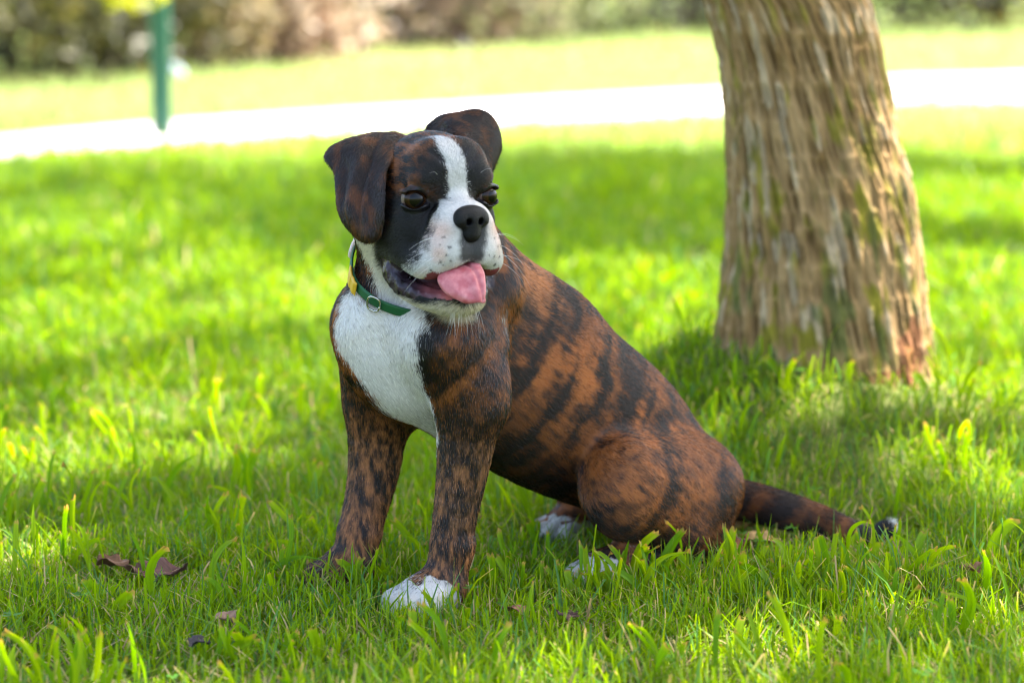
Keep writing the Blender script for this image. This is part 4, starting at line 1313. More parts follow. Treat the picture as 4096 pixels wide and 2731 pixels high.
# eyes
eye_mat, nt_, pb_ = material('eyeball', .05, spec=.22)
tco = node(nt_, 'ShaderNodeTexCoord'); sx = node(nt_, 'ShaderNodeSeparateXYZ')
ml = node(nt_, 'ShaderNodeMath', operation='MULTIPLY'); ml.inputs[1].default_value = 1 / .0125
cr = node(nt_, 'ShaderNodeValToRGB'); e = cr.color_ramp.elements
for q_ in range(5): e.new(.5)
for el, (po, co) in zip(e, ((0, (.20, .15, .13, 1)), (.44, (.12, .075, .06, 1)), (.48, (.006, .004, .003, 1)), (.56, (.013, .005, .002, 1)), (.80, (.026, .010, .0035, 1)), (.85, (.003, .002, .002, 1)), (1, (.002, .002, .002, 1)))):
    el.position = po; el.color = co
nt_.links.new(tco.outputs['Object'], sx.inputs['Vector']); nt_.links.new(sx.outputs['Z'], ml.inputs[0]); nt_.links.new(ml.outputs[0], cr.inputs['Fac']); nt_.links.new(cr.outputs['Color'], pb_.inputs['Base Color'])
pb_.inputs['Coat Weight'].default_value = .0; pb_.inputs['Coat Roughness'].default_value = .01
def uv_sphere(r, nu=48, nv=32, bulge=.0009):
    th = np.linspace(0, math.pi, nv + 1)[1:-1]
    ph = np.arange(nu) / nu * 2 * math.pi
    rr = r + bulge * sstep(.70, 1.0, np.cos(th))
    ring = np.stack([np.outer(np.sin(th) * rr, np.cos(ph)), np.outer(np.sin(th) * rr, np.sin(ph)), np.outer(np.cos(th) * rr, np.ones(nu))], -1).reshape(-1, 3)
    V = np.concatenate([ring, [[0, 0, r + bulge], [0, 0, -r]]])
    i = np.arange((nv - 1) * nu).reshape(nv - 1, nu); j = np.roll(i, -1, 1)
    q = np.stack([i[:-1], i[1:], j[1:], j[:-1]], -1).reshape(-1, 4)
    n = len(ring)
    t1 = np.stack([np.full(nu, n), i[0], j[0]], -1); t2 = np.stack([np.full(nu, n + 1), j[-1], i[-1]], -1)
    return V, [q, t1, t2]
for s, c, n in EYES:
    V, F = uv_sphere(.0120)
    eye = mesh_from('eye', V, F, eye_mat)
    gaze = HM @ nrm(n * 1.0 + np.array([.16, .25, -.02]))
    eye.matrix_world = Matrix.Translation(H(*(c - n * .7))) @ Vector(tuple(gaze)).to_track_quat('Z', 'Y').to_matrix().to_4x4()
    mw_ = eye.matrix_world.copy()
    eye.parent = dog; eye.matrix_parent_inverse = dog.matrix_world.inverted(); eye.matrix_world = mw_

# whiskers
wm, _, _ = material('whisker', .3, (.75, .72, .68))
WR = []; WD = []; WL = []
from mathutils.bvhtree import BVHTree
DOGTREE = BVHTree.FromPolygons(BV.tolist(), BF.tolist())
for s in (-1, 1):
    for fx, fz, k in FRECK[::2]:
        o = H(s * fx, 8, fz)
        h_ = DOGTREE.find_nearest(Vector(tuple(H(s * (fx + 6), 26, fz))))
        p = np.array(h_[0]); nn = np.array(h_[1])
        out = nrm(nn + HM @ np.array([s * .5, -.35, -.35]) + RNG.normal(0, .15, 3))
        WR.append((p, out, RNG.uniform(.014, .036)))
    for i in range(1):
        h_ = DOGTREE.find_nearest(Vector(tuple(H(s * (22 + 3 * i), 12, 22))))
        WR.append((np.array(h_[0]), nrm(np.array(h_[1]) + HM @ np.array([s * .5, .2, .5]) + RNG.normal(0, .2, 3)), RNG.uniform(.014, .024)))
for i in range(16):
    h_ = DOGTREE.find_nearest(Vector(tuple(H(RNG.uniform(-18, 20), 26, -108))))
    WR.append((np.array(h_[0]), nrm(np.array(h_[1]) * .6 + np.array([0, 0, -1]) + RNG.normal(0, .25, 3)), RNG.uniform(.008, .020)))
def strands(name, items, radius, mat, parent, npt=7, droop=.9):
    P = []
    for p, d, l in items:
        t = np.linspace(0, 1, npt)[:, None]
        P.append(p + d * l * t + (-UP * droop + HM @ np.array([0, -.5, 0])) * l * .45 * t ** 2)
    hc_ = bpy.data.hair_curves.new(name)
    hc_.add_curves([npt] * len(P))
    hc_.attributes['position'].data.foreach_set('vector', np.array(P, np.float32).ravel())
    ra = hc_.attributes.get('radius') or hc_.attributes.new('radius', 'FLOAT', 'POINT')
    ra.data.foreach_set('value', np.tile(radius * (1 - .85 * np.linspace(0, 1, npt)), len(P)).astype(np.float32))
    hc_.materials.append(mat)
    o = bpy.data.objects.new(name, hc_); COL.objects.link(o)
    o.parent = parent; o.matrix_parent_inverse = parent.matrix_world.inverted()
    return o
strands('whiskers', WR[::1], .00011, wm, dog)
# white tuft at the end of the tail
tuft = []
for i in range(90):
    d = nrm(nrm(tp[-1] - tp[-2]) + RNG.normal(0, .45, 3) + np.array([.5, -.5, .1]))
    tuft.append((tp[-1] + d * .0085, nrm(d + RNG.normal(0, .5, 3)), RNG.uniform(.006, .013)))
strands('tail_tuft', tuft, .00035, wm, dog, droop=.2)

# collar: follows the neck at a small distance
cl_c = J(958, 588, 0)
up_ = nrm(np.array([.18, -.50, .85]))
e1 = nrm(np.cross(up_, np.array([0, 1.0, 0]))); e2 = np.cross(up_, e1)
def collar_band(width, off, a0, a1, n, thick):
    rows = []
    for a in np.linspace(a0, a1, n):
        d = e1 * math.cos(a) + e2 * math.sin(a)
        r_ = []
        for w_ in (-.5, 0, .5):
            o = cl_c + up_ * (w_ * width)
            rr = np.linspace(.02, .13, 120)
            dv = S_NECK.ev(o + d * rr[:, None])
            i = np.argmax(dv > 0) if (dv > 0).any() else 80
            r_.append(min(rr[i], .062 if d[0] > .25 else .088))
        r_ = max(r_)
        rows.append([o_ + d * (r_ + off) for o_ in (cl_c - up_ * width / 2, cl_c, cl_c + up_ * width / 2)])
    R = np.array(rows)
    if abs(a1 - a0) > 6:                           # smooth the loop
        rad = np.linalg.norm(R[:, 1] - cl_c, axis=1)
        sm = sum(np.roll(rad[:-1], k) for k in range(-4, 5)) / 9
        sm = np.append(sm, sm[0])
        R = R + ((sm - rad)[:, None] * nrm(R[:, 1] - cl_c))[:, None, :]
    return R
S_NECK = Sdf(); S_NECK.pr = [q for q in S.pr if q['tag'] in ('neck', 'body') and q['op'] == 1]
green_mat, nt_, pb_ = material('collar_green', .6, (.003, .085, .022))
wv = node(nt_, 'ShaderNodeTexNoise'); wv.inputs['Scale'].default_value = 900; tco = node(nt_, 'ShaderNodeTexCoord'); bp = node(nt_, 'ShaderNodeBump'); bp.inputs['Strength'].default_value = .6; bp.inputs['Distance'].default_value = .0006
nt_.links.new(tco.outputs['Object'], wv.inputs['Vector']); nt_.links.new(wv.outputs['Fac'], bp.inputs['Height']); nt_.links.new(bp.outputs['Normal'], pb_.inputs['Normal'])
yel_mat, _, _ = material('tab_yellow', .5, (.62, .36, .02)); wht_mat, _, _ = material('clip_white', .45, (.62, .50, .42)); steel, _, sb_ = material('buckle_steel', .25, (.55, .53, .48)); sb_.inputs['Metallic'].default_value = 1
CB = collar_band(.0112, .0032, 0, 2 * math.pi, 97, .003)
cv, cf, _ = flap(CB, .0028, 7, 193)
collar = mesh_from('collar', cv, cf, green_mat, dog)
collar['label'] = 'green webbing collar with a yellow tab and small buckle'

def band_at(a0, a1, width, off, thick, mat, name, n=17):
    R = collar_band(width, off, a0, a1, n, thick)
    v, f, _ = flap(R, thick, 9, 2 * n)
    return mesh_from(name, v, f, mat, collar)
def ang_of(px_, py_):
    """angle round the collar nearest to a photo position"""
    best = None
    for a in np.linspace(0, 2 * math.pi, 241):
        d = e1 * math.cos(a) + e2 * math.sin(a)
        q = cl_c + d * .075
        r = q - CAM_P
        if d[1] > .35: continue
        z_ = r @ CAM_F
        X = 2048 + FPX * (r @ CAM_R) / z_; Y = 1365.5 - FPX * (r @ CAM_U) / z_
        e = math.hypot(X - px_, Y - py_)
        if best is None or e < best[0]: best = (e, a)
    return best[1]
ay = ang_of(1465, 1065)
band_at(ay - .16, ay + .16, .0150, .0050, .0030, yel_mat, 'tab')
aw = ang_of(1425, 990)
band_at(aw - .22, aw + .16, .0085, .0062, .0042, wht_mat, 'clip')
ab = ang_of(1545, 1150)
db = e1 * math.cos(ab) + e2 * math.sin(ab)
cb_ = CB[int(round(ab / (2 * math.pi) * 96)) % 97][1]
tb = nrm(np.cross(up_, db))
def ring_mesh(c, ax1, ax2, r1, r2, rad, mat, name, parent, n=28, m=8):
    P = [c + ax1 * r1 * math.copysign(abs(math.cos(t)) ** .7, math.cos(t)) + ax2 * r2 * math.copysign(abs(math.sin(t)) ** .7, math.sin(t)) for t in np.linspace(0, 2 * math.pi, n)]
    V, F = tube(P, [rad] * n, m)
    return mesh_from(name, V, F, mat, parent)
ring_mesh(cb_ + db * .004, tb, up_, .0065, .0078, .0010, steel, "buckle", collar)
0 and ring_mesh(cb_ + db * .006 - up_ * .016 + tb * .004, up_, tb, .0075, .0065, .0009, steel, 'ring', collar)
# claws
claw_m, _, _ = material('claw', .35, (.035, .028, .026))
for (c0, turn, sc) in ((lp, .12, 1.08), (rp, -.1, 1.05), (hp, .05, .95), (hp2, 0, 1.0)):
    f = nrm(DA * math.cos(turn) + DL * math.sin(turn)); l = np.array([-f[1], f[0], 0])
    for (u, w) in ((.026, -.0195), (.036, -.007), (.036, .007), (.026, .0195)):
        b0 = np.array(c0) + (f * (u + .0085) + l * w * 1.08 + UP * .0105) * sc
        V, F = tube([b0 - f * .003, b0 + f * .002 + UP * .0004, b0 + f * .0055 - UP * .0028, b0 + f * .0072 - UP * .0062], [.0023, .0024, .0018, .0005], 8)
        mesh_from('claw', V, F, claw_m, dog)
# ================================================================== grass
grass_mat = leaf_material('grass_blade', (.08, .16, .01), .5, .46)
[n for n in grass_mat.node_tree.nodes if n.type == 'BSDF_PRINCIPLED'][0].inputs['Specular IOR Level'].default_value = .16
def blades(root, h, w, az, lean, curve, face, nseg, cb, ct, cut=None, torn=None):
    """ribbon blades: lean + curve along az; cb, ct colours at foot and tip; cut = blunt tips (0..1)"""
    n = len(root)
    t = np.linspace(0, 1, nseg + 1)[None, :]
    dirv = np.stack([np.cos(az), np.sin(az), np.zeros(n)], -1)
    out = lean[:, None] * t + curve[:, None] * t ** 2
    upv = t * np.sqrt(np.maximum(1 - np.clip(lean, 0, .95) ** 2, .1))[:, None] - .35 * np.abs(curve[:, None]) * t ** 2
    P = root[:, None, :] + h[:, None, None] * (dirv[:, None, :] * out[..., None] + UP_ * upv[..., None])
    side = np.stack([np.cos(face), np.sin(face), np.zeros(n)], -1)
    if cut is None: cut = np.zeros(n)
    prof = (1 - t ** 2.2) * (1 - cut[:, None]) + cut[:, None] * (.55 + .45 * np.sin(t * 2.4))
    prof = np.maximum(prof, .06) * np.minimum(.55 + t * 2.5, 1)
    W = w[:, None] * prof * .5
    L = P - side[:, None, :] * W[..., None]; R = P + side[:, None, :] * W[..., None]
    V = np.stack([L, R], 2).reshape(n, -1, 3)
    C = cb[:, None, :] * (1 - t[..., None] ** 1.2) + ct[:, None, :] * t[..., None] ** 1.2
    if torn is not None:
        C[:, -1] = np.where(torn[:, None], np.array([.42, .31, .12]), C[:, -1])
    C = np.repeat(C, 2, 1)
    i = np.arange(nseg)[None, :] * 2 + np.arange(n)[:, None] * (nseg + 1) * 2
    F = np.stack([i, i + 1, i + 3, i + 2], -1).reshape(-1, 4)
    return V.reshape(-1, 3), F, C.reshape(-1, 3), P
UP_ = np.array([0, 0, 1.0])
gr = np.random.default_rng(99)
def frustum_pts(y0, y1, dens, marg, inner=None):
    """random spots on the lawn between two distances, a little wider than the view"""
    hw = lambda y: y * 2048 / FPX + marg
    n = int(dens * (y1 - y0) * 2 * hw(y1))
    y = gr.uniform(y0, y1, n); x = gr.uniform(-hw(y1), hw(y1), n)
    k = np.abs(x) < hw(y)
    if inner is not None:
        k &= np.abs(x) > hw(y) - marg + inner
    return np.stack([x[k], y[k], rise(x[k], y[k])], -1)
def off_path(p):
    yn = np.interp(p[:, 0], PATH_N[:, 0], PATH_N[:, 1]); yf = np.interp(p[:, 0], PATH_F[:, 0], PATH_F[:, 1])
    return p[(p[:, 1] < yn) | (p[:, 1] > yf)]
def clear(p, P):
    """no blade inside the trunk or the dog"""
    k = np.hypot(p[:, 0] - xs_[3], p[:, 1] - TREE_C) > rs_[20] + .001
    box = (p[:, 0] > -.26) & (p[:, 0] < .46) & (p[:, 1] > 2.1) & (p[:, 1] < 2.75)
    ix = np.where(box)[0]
    if len(ix):
        bad = np.zeros(len(ix), bool)
        for a in np.linspace(0, P.shape[1] - 1, 4).astype(int):
            q = P[ix, a] + (UP_ * .004 if a == 0 else 0)
            d = np.concatenate([S.ev(q[m:m + 20000]) for m in range(0, len(q), 20000)])
            bad |= d < .003
        k[ix[bad]] = False
    return k
def greens(n, yel=.3, dry=.06, p=None, dark=1.0):
    r = gr.random((n, 1))
    v = (.5 + .5 * fbm(p * np.array([3.0, 3.0, 0]), 160, 3))[:, None] if p is not None else .5
    ct = np.array([.105, .235, .002]) * (1 - r) + np.array([.225, .345, .002]) * r
    ct = ct * (1 - .35 * v) + np.array([.075, .190, .012]) * .35 * v
    bl = (gr.random((n, 1)) < .16)
    ct = np.where(bl, np.array([.075, .185, .045]) * (.8 + .5 * r), ct)
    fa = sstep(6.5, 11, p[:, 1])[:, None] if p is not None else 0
    ct = ct * (1 - fa) + (ct * .40 + np.array([.185, .205, .115])) * fa  # distant blades painted paler, sheen and sun glare put into their colour
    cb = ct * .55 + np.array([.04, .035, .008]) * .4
    d = gr.random((n, 1)) < dry
    ct = np.where(d, np.array([.42, .33, .17]) * (.5 + .7 * r), ct); cb = np.where(d, np.array([.36, .28, .14]) * (.5 + .6 * r), cb)
    return cb * dark, ct * dark
ALL = []
LEAF_AT = [(440, 2335), (520, 2345), (600, 2355), (690, 2350), (2960, 2200), (3050, 2215)]
def lawn(y0, y1, dens, marg, hr, wr, nseg, dry=.05, cutp=.5, inner=None):
    p = off_path(frustum_pts(y0, y1, dens, marg, inner))
    # uneven turf: thin spots and thick tufts
    th = fbm(p * np.array([5.5, 5.5, 0]), 170, 3)
    p = p[gr.random(len(p)) < np.clip(.8 + .9 * th, .28, 1)]
    n = len(p)
    big = 1 + .5 * fbm(p * np.array([2.6, 2.6, 0]), 171, 2)
    h = gr.gamma(7, 1 / 7, n) * (hr[0] + hr[1]) / 2 * big
    w = gr.uniform(*wr, n)
    # pressed down where the tail and the feet lie
    tq = np.array(tp)[3:]; tq = np.concatenate([tq, tq + [.01, -.05, 0], tq[1:] + [.01, -.10, 0]] + [np.array([ground_at(x, y), ground_at(x, y) + [0, -.05, 0]]) for x, y in LEAF_AT]) * [1, 1, 0]
    dmin = np.min([np.linalg.norm(p - q, axis=1) for q in tq], axis=0)
    h = h * (.78 + .22 * sstep(2.05, 2.3, p[:, 1]))
    h = h * (1 - .50 * sstep(.07, .03, dmin))
    az = gr.uniform(0, 2 * math.pi, n)
    lean = np.clip(np.abs(gr.normal(0, .36, n)), 0, .9); curve = gr.normal(.15, .40, n)
    cb, ct = greens(n, dry=dry, p=p)
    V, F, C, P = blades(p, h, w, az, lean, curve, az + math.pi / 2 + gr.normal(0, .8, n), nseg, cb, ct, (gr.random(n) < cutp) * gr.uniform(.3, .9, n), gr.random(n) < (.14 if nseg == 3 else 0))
    k = clear(p, P)
    nv = (nseg + 1) * 2
    idx = np.where(k)[0]
    V = V.reshape(n, nv, 3)[idx].reshape(-1, 3); C = C.reshape(n, nv, 3)[idx].reshape(-1, 3)
    m = len(idx)
    i = np.arange(nseg)[None, :] * 2 + np.arange(m)[:, None] * nv
    F = np.stack([i, i + 1, i + 3, i + 2], -1).reshape(-1, 4)
    ALL.append((V, F, C))
lawn(1.75, 2.9, 66000, .16, (.025, .049), (.0013, .0028), 3, dry=.03)
lawn(2.9, 4.3, 28000, .20, (.020, .042), (.0022, .0045), 2, dry=.04)
lawn(4.3, 8.0, 6800, .5, (.025, .05), (.0045, .009), 2, dry=.03)
lawn(8.0, 16.0, 1500, 1.2, (.028, .05), (.012, .022), 1, dry=.04, cutp=1)
lawn(16.0, 34.0, 420, 2.5, (.03, .055), (.03, .05), 1, dry=.04, cutp=1)
# thinner beyond the edges of the view
lawn(1.75, 2.9, 15000, 1.0, (.025, .049), (.002, .004), 2, dry=.03, inner=.16)
lawn(1.0, 1.75, 12000, .9, (.025, .045), (.002, .004), 2, dry=.03)
lawn(2.9, 4.3, 9000, 1.2, (.020, .042), (.003, .006), 2, dry=.03, inner=.2)
lawn(4.3, 8.0, 3000, 2.2, (.025, .05), (.006, .011), 1, dry=.03, inner=.5)
# thatch: dead clippings lying between the blades
p = frustum_pts(1.75, 3.4, 6000, .15); n = len(p)
p[:, 2] += gr.uniform(.002, .016, n)
r = gr.random((n, 1)); az = gr.uniform(0, 6.28, n)
V, F, C, P = blades(p, gr.uniform(.012, .034, n), gr.uniform(.0010, .0024, n), az, np.full(n, .93), gr.normal(0, .1, n), az + 1.57, 2, np.array([.40, .30, .15]) * (.45 + .7 * r), np.array([.46, .36, .20]) * (.5 + .6 * r))
k = np.repeat(clear(p, P), 6)
ix = np.cumsum(k) - 1
F = ix[F[k[F[:, 0]]]]
ALL.append((V[k], F, C[k]))
o_ = 0; Vs = []; Fs = []; Cs = []
for V, F, C in ALL:
    Vs.append(V); Fs.append(F + o_); Cs.append(C); o_ += len(V)
GV = np.concatenate(Vs); GF = np.concatenate(Fs); GC = np.concatenate(Cs)
tag(mesh_from('grass', GV, GF, grass_mat, cols=GC), 'mown green lawn grass round the dog', kind='stuff')
print('grass quads', len(GF))

# ---- broad, mower-torn blades
def broad(roots, tips, width, torn, seed, bend=None, hue=None):
    """wide ribbed blades with a folded middle and a ragged brown end"""
    rg = np.random.default_rng(seed)
    ns = 12; across = 5
    Vs = []; Fs = []; Cs = []; o = 0
    for k in range(len(roots)):
        a = roots[k]; b = tips[k]
        L = np.linalg.norm(b - a)
        up = np.array([0, 0, 1.0])
        ax = nrm(b - a)
        sd = np.cross(ax, up + rg.normal(0, .1, 3)); sd = nrm(sd) if np.linalg.norm(sd) > .05 else np.array([1.0, 0, 0])
        view = np.array([rg.normal(0, .4), -1, rg.normal(.25, .2)])
        face = nrm(np.cross(ax, view))
        tw0 = rg.normal(0, .4); tw1 = tw0 + rg.normal(0, .7)
        bow = (rg.normal(0, .10) if bend is None else bend[k]) * L
        bd = nrm(np.cross(face, ax)) * rg.normal(0, .5) + face * 1.0
        w = width[k]
        grid = []
        g_c = (np.array([.080, .200, .003]) * (1 - (h_ := rg.random())) + np.array([.19, .30, .004]) * h_) if hue is None else np.array(hue[k])
        for i in range(ns + 1):
            t = i / ns
            c = a + (b - a) * t + bd * bow * 4 * t * (1 - t) + up * L * .10 * math.sin(t * math.pi)
            an_ = tw0 + (tw1 - tw0) * t
            s_ = nrm(face * math.cos(an_) + np.cross(ax, face) * math.sin(an_))
            nn = np.cross(s_, ax)
            wd = w * min(.28 + 1.6 * t, 1) * (1 if torn[k] else max(1 - t ** 3, .03)) * (1 - .12 * max(t - .7, 0))
            for j in range(across):
                u = j / (across - 1) * 2 - 1
                q = c + s_ * u * wd / 2 + nn * (abs(u) * .16 * wd + (.012 * wd if j % 2 else 0))
                if i == ns and torn[k]:
                    q = q + ax * rg.uniform(-.07, .06) * min(L, .06)
                grid.append(q)
                rib = 1 + (.10 if j in (1, 3) else -.06)
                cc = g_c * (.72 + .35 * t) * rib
                if torn[k] and t > .955: cc = np.array([.40, .24, .07]) * rg.uniform(.5, 1.3)
                elif torn[k] and t > .87: cc = cc * .6 + np.array([.22, .26, .015]) * .5
                Cs.append(cc)
        Vs.extend(grid)
        for i in range(ns):
            for j in range(across - 1):
                q0 = o + i * across + j
                Fs.append((q0, q0 + 1, q0 + across + 1, q0 + across))
        o += (ns + 1) * across
    return np.array(Vs), np.array(Fs), np.array(Cs)
def px(x, y): return x * 2352 / 4096, y * 2352 / 4096
HERO = [(2514,2351,2631,2128,36), (2562,2311,2627,2215,30), (2611,2359,2744,2118,45), (2562,2424,2757,2207,32), (2378,2375,2439,2262,20), (2570,2383,2501,2254,24), (2477,2351,2516,2159,9), (2412,2408,2410,2250,16), (2141,2282,2271,2209,24), (2252,2359,2222,2232,11), (2518,2327,2552,2124,14), (2182,2234,2283,2159,18), (2902,2432,2959,2282,18), (2331,2505,2453,2424,12), (2275,2359,2137,2282,20), (2384,2383,2303,2278,14), (2833,2234,2761,2193,20), (2995,2234,2939,2205,24), (2647,2359,2607,2294,16), (2182,2566,2125,2359,16), (3111,2412,2943,2251,40), (3142,2438,3026,2278,40), (3115,2336,3084,2193,27), (3187,2331,3079,2197,36), (3236,2394,3187,2269,33), (3361,2300,3530,2171,36), (3343,2336,3370,2260,22), (3383,2246,3419,2130,31), (3454,2184,3448,2099,27), (3178,2121,3184,2043,33), (3039,2059,3073,1950,16), (3588,2251,3633,2184,40), (3334,2296,3276,2255,36), (3312,2269,3334,2215,31), (3084,2246,3026,2086,20), (3240,2238,3262,2155,13), (3289,2447,3280,2349,49), (3374,2434,3347,2362,49), (2901,2202,2838,2135,22), (2950,2251,2785,2126,22), (3615,2282,3539,2215,27), (3571,2139,3606,1885,16), (3664,2313,3696,2215,31), (2914,2461,2959,2287,20), (3182,2264,3120,2229,36), (3933,2314,4066,2075,50), (3970,2239,4002,2091,27), (3705,2303,3700,2213,45), (3742,2282,3769,2202,42), (3689,2213,3713,2091,32), (3785,2218,3901,2165,32), (3779,2308,3843,2255,37), (3589,2510,3753,2451,48), (3562,2573,3562,2489,48), (3795,2605,3811,2436,29), (3530,2478,3737,2430,24), (3329,2526,3329,2457,48), (3297,2457,3297,2351,58), (3371,2478,3361,2361,58), (3414,2510,3440,2393,32), (3212,2526,3207,2377,21), (3795,2335,3949,2303,37), (4029,2197,3981,2239,21), (648,2463,664,2190,39), (447,2325,398,2088,20), (197,2522,204,2285,23), (421,2509,526,2364,46), (408,2443,335,2318,46), (460,2443,460,2331,33), (256,2568,256,2463,36), (342,2581,276,2483,39), (585,2358,519,2134,26), (710,2443,789,2358,39), (664,2450,730,2594,33), (1019,2325,888,2239,46), (921,2397,861,2298,23), (1289,2193,1236,2072,39), (1223,2154,1203,2088,20), (835,2673,1026,2548,49), (566,2713,460,2640,72), (875,2607,901,2476,26), (835,2686,875,2522,30), (368,2686,454,2713,39), (1157,2548,1072,2417,46), (1289,2673,1243,2509,46), (934,2042,1026,1799,39), (894,2016,947,1805,36), (447,1897,454,1713,39), (717,1818,730,1707,33), (112,2127,184,1917,46), (59,2127,39,1917,39), (204,2108,151,1897,39), (342,1976,388,1884,46), (250,2108,191,1983,33), (776,2088,618,1897,33), (947,2187,973,1976,39), (1000,2371,1309,2246,26), (1236,2279,1059,2180,39), (1401,2568,1315,2476,46), (1441,2276,1425,2142,29), (1505,2353,1582,2276,38), (1735,2353,1684,2251,38), (1779,2423,1722,2289,35), (1862,2410,1910,2276,38), (1945,2384,1932,2251,22), (1932,2384,2009,2340,45), (1460,2410,1378,2270,19), (2143,2289,2250,2212,38), (1556,2435,1460,2384,19), (1327,2174,1256,2091,38), (1633,2595,1645,2435,45), (1607,2557,1601,2461,38), (2009,2308,1990,2199,22), (1894,2423,1888,2384,38), (1403,2467,1397,2378,32)]
roots = []; tips = []; wid = []; torn = []
hr_ = np.random.default_rng(123)
for bx, by, tx, ty, w in HERO:
    r = ground_at(bx, by)
    y0 = r[1]
    dt = CAM_F + CAM_R * ((tx - 2048) / FPX) - CAM_U * ((ty - 1365.5) / FPX)
    dep = y0 + hr_.normal(0, .008)
    t = CAM_P + dt * (dep / dt[1])
    if t[2] < .012: t[2] = .012
    roots.append(r - [0, 0, .004]); tips.append(t); wid.append(max(w, 24) / FPX * y0 * .95); torn.append(w > 34)
for (x0, x1, y0_, y1_, nn_, l0, l1) in ((2230, 2640, 2365, 2440, 26, .035, .065), (2640, 2960, 2330, 2420, 18, .035, .065), (2900, 3600, 2330, 2480, 52, .035, .07), (1240, 1500, 2350, 2400, 26, .035, .06),
                                     (1540, 1900, 2462, 2520, 24, .022, .042), (1900, 2240, 2300, 2420, 16, .03, .06), (2080, 2300, 2150, 2240, 12, .03, .05), (1500, 1700, 2420, 2460, 9, .015, .03)):
    for k in range(nn_):
        r = ground_at(hr_.uniform(x0, x1), hr_.uniform(y0_, y1_)); a = hr_.uniform(0, 6.28); le = abs(hr_.normal(.5, .4)); L = hr_.uniform(l0, l1)
        roots.append(r - [0, 0, .004]); tips.append(r + np.array([math.cos(a) * le, math.sin(a) * le, 1.0]) * L / math.sqrt(1 + le * le)); wid.append(hr_.uniform(.003, .008)); torn.append(hr_.random() < .7)
# more of the same kind in loose clumps over the near lawn
cl = frustum_pts(1.85, 4.6, 84, .25)
for c in cl:
    for k in range(hr_.integers(2, 7)):
        r = c + np.append(hr_.normal(0, .018, 2), -.004)
        L = hr_.uniform(.03, .085); a = hr_.uniform(0, 6.28); le = abs(hr_.normal(.35, .3))
        t = r + np.array([math.cos(a) * le, math.sin(a) * le, 1.0]) * L / math.sqrt(1 + le * le)
        roots.append(r); tips.append(t); wid.append(hr_.gamma(5, .0008) + .0012); torn.append(hr_.random() < .7)
roots = np.array(roots); tips = np.array(tips); wid = np.array(wid)
PP = np.stack([roots, roots * .6 + tips * .4, roots * .3 + tips * .7, tips], 1)
k = clear(roots, PP)
roots, tips, wid = roots[k], tips[k], wid[k]; torn = np.array(torn)[k]
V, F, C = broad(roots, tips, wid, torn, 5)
tag(mesh_from('broad_grass_blades', V, F, grass_mat, cols=C), 'broad torn grass blades standing out of the lawn', kind='stuff')

# ---- clover among the grass
CV = []; CF = []; CC = []; o_ = 0
for c in frustum_pts(1.8, 3.0, 55, .1):
    hgt = hr_.uniform(.012, .03); top = c + np.append(hr_.normal(0, .006, 2), hgt)
    base_a = hr_.uniform(0, 6.28); s = hr_.uniform(.005, .009)
    for k in range(3):
        a = base_a + k * 2.094
        d = np.array([math.cos(a), math.sin(a), .18]); n_ = np.array([-math.sin(a), math.cos(a), 0])
        pts = [top, top + d * s * .7 + n_ * s * .55, top + d * s * 1.25 + n_ * s * .5, top + d * s * 1.1 - [0, 0, .001], top + d * s * 1.25 - n_ * s * .5, top + d * s * .7 - n_ * s * .55]
        CV += pts; CF += [(o_, o_ + 1, o_ + 2, o_ + 3), (o_, o_ + 3, o_ + 4, o_ + 5)]; o_ += 6
        CC += [np.array([.07, .19, .02]) * hr_.uniform(.8, 1.4)] * 6
CV = np.array(CV); CF = np.array(CF); CC = np.array(CC)
tag(mesh_from('clover', CV, CF, grass_mat, smooth=False, cols=CC), 'small clover leaves among the grass', kind='stuff')

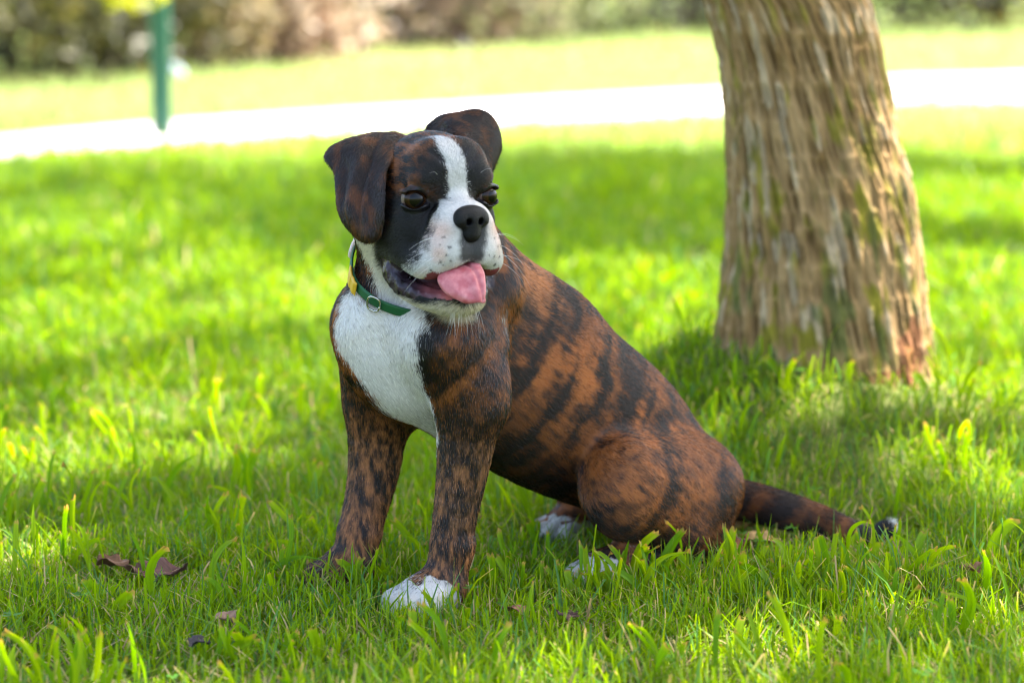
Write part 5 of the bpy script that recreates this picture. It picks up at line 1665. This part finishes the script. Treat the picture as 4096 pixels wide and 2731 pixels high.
# ---- dead leaves and bits on the lawn
dry, nt, b = material('dead_leaf', .75, spec=.25, attr='col')
def dead_leaf(x, y, size, label, seed, col=(.16, .075, .045), lift=.012, yaw=None):
    rg = np.random.default_rng(seed)
    nu, nv = 13, 19
    u = np.linspace(-1, 1, nu)[None]; v = np.linspace(0, 1, nv)[:, None]
    w = np.sin(np.clip(v, .02, .98) * math.pi) ** .7 * (.42 + .06 * rg.random()) * (1 + .12 * np.sin(v * 23))
    X = u * w; Y = (v - .5) * np.ones_like(u)
    Z = .30 * np.abs(X) ** 1.3 * 1.2 + .10 * np.sin(v * 5 + u * 2 + seed) + .10 * fbm(np.stack([X * 4, Y * 4, X * 0 + seed], -1).reshape(-1, 3), 180, 2).reshape(X.shape)
    P = np.stack([X, Y, Z], -1).reshape(-1, 3) * size
    a = rg.uniform(0, 6.28) if yaw is None else yaw
    ca, sa = math.cos(a), math.sin(a)
    P = np.stack([P[:, 0] * ca - P[:, 1] * sa, P[:, 0] * sa + P[:, 1] * ca, P[:, 2]], -1)
    c = ground_at(x, y)
    P[:, 2] += lift - P[:, 2].min() * .4
    P = P + c
    B = P - [0, 0, .0006]
    n = len(P); i = np.arange(n).reshape(nv, nu)
    q = np.stack([i[:-1, :-1], i[:-1, 1:], i[1:, 1:], i[1:, :-1]], -1).reshape(-1, 4)
    rim = np.concatenate([i[0, :], i[1:, -1], i[-1, -2::-1], i[-2:0:-1, 0]]); r2 = np.roll(rim, -1)
    F = np.concatenate([q, q[:, ::-1] + n, np.stack([r2, rim, rim + n, r2 + n], -1)])
    V = np.concatenate([P, B])
    vein = np.exp(-(np.tile(u, (nv, 1)).ravel() / .07) ** 2) + .5 * np.exp(-(np.sin((v * 9 - np.abs(u) * 3) * math.pi).ravel() / .2) ** 2)
    cc = np.array(col)[None] * (.75 + .35 * fbm(P * 160, 181, 2)[:, None] + .25 * vein[:, None])
    return tag(mesh_from('dead_leaf', V, F, dry, cols=np.concatenate([cc, cc]).clip(.004, .9)), label, 'leaf', 'dead leaves lying on the lawn')
dead_leaf(455, 2330, .037, 'curled brown dead leaf, left of the pair in the grass at lower left', 1, (.17, .085, .045), .019, 1.2)
dead_leaf(560, 2352, .034, 'crumpled brown dead leaf in the middle of the lower left grass', 2, (.14, .065, .04), .017, .3)
dead_leaf(675, 2350, .042, 'dull purple brown dead leaf right of the broad upright blade', 3, (.115, .055, .045), .016, 2.2)
dead_leaf(905, 2560, .022, 'small tan dead leaf below the far front leg', 4, (.24, .14, .09), .021, .8)
dead_leaf(800, 2665, .022, 'dark grey brown dead leaf near the bottom left edge', 5, (.045, .035, .038), .021, 2.6)
dead_leaf(2060, 2530, .024, 'thin reddish dead leaf right of the white front paw', 6, (.20, .09, .055), .021, 1.4)
dead_leaf(2270, 2555, .022, 'small dark dead leaf below the hind paw', 7, (.10, .05, .04), .021, .2)
dead_leaf(3050, 2215, .042, 'yellowish dry leaf between the haunch and the tail', 8, (.38, .24, .09), .012, 1.0)
dead_leaf(2960, 2150, .036, 'orange brown leaf close behind the haunch', 9, (.34, .17, .05), .012, 2.0)
dead_leaf(3880, 2360, .024, 'brown dead leaf at the right edge of the lawn', 10, (.22, .11, .06), .021, .5)
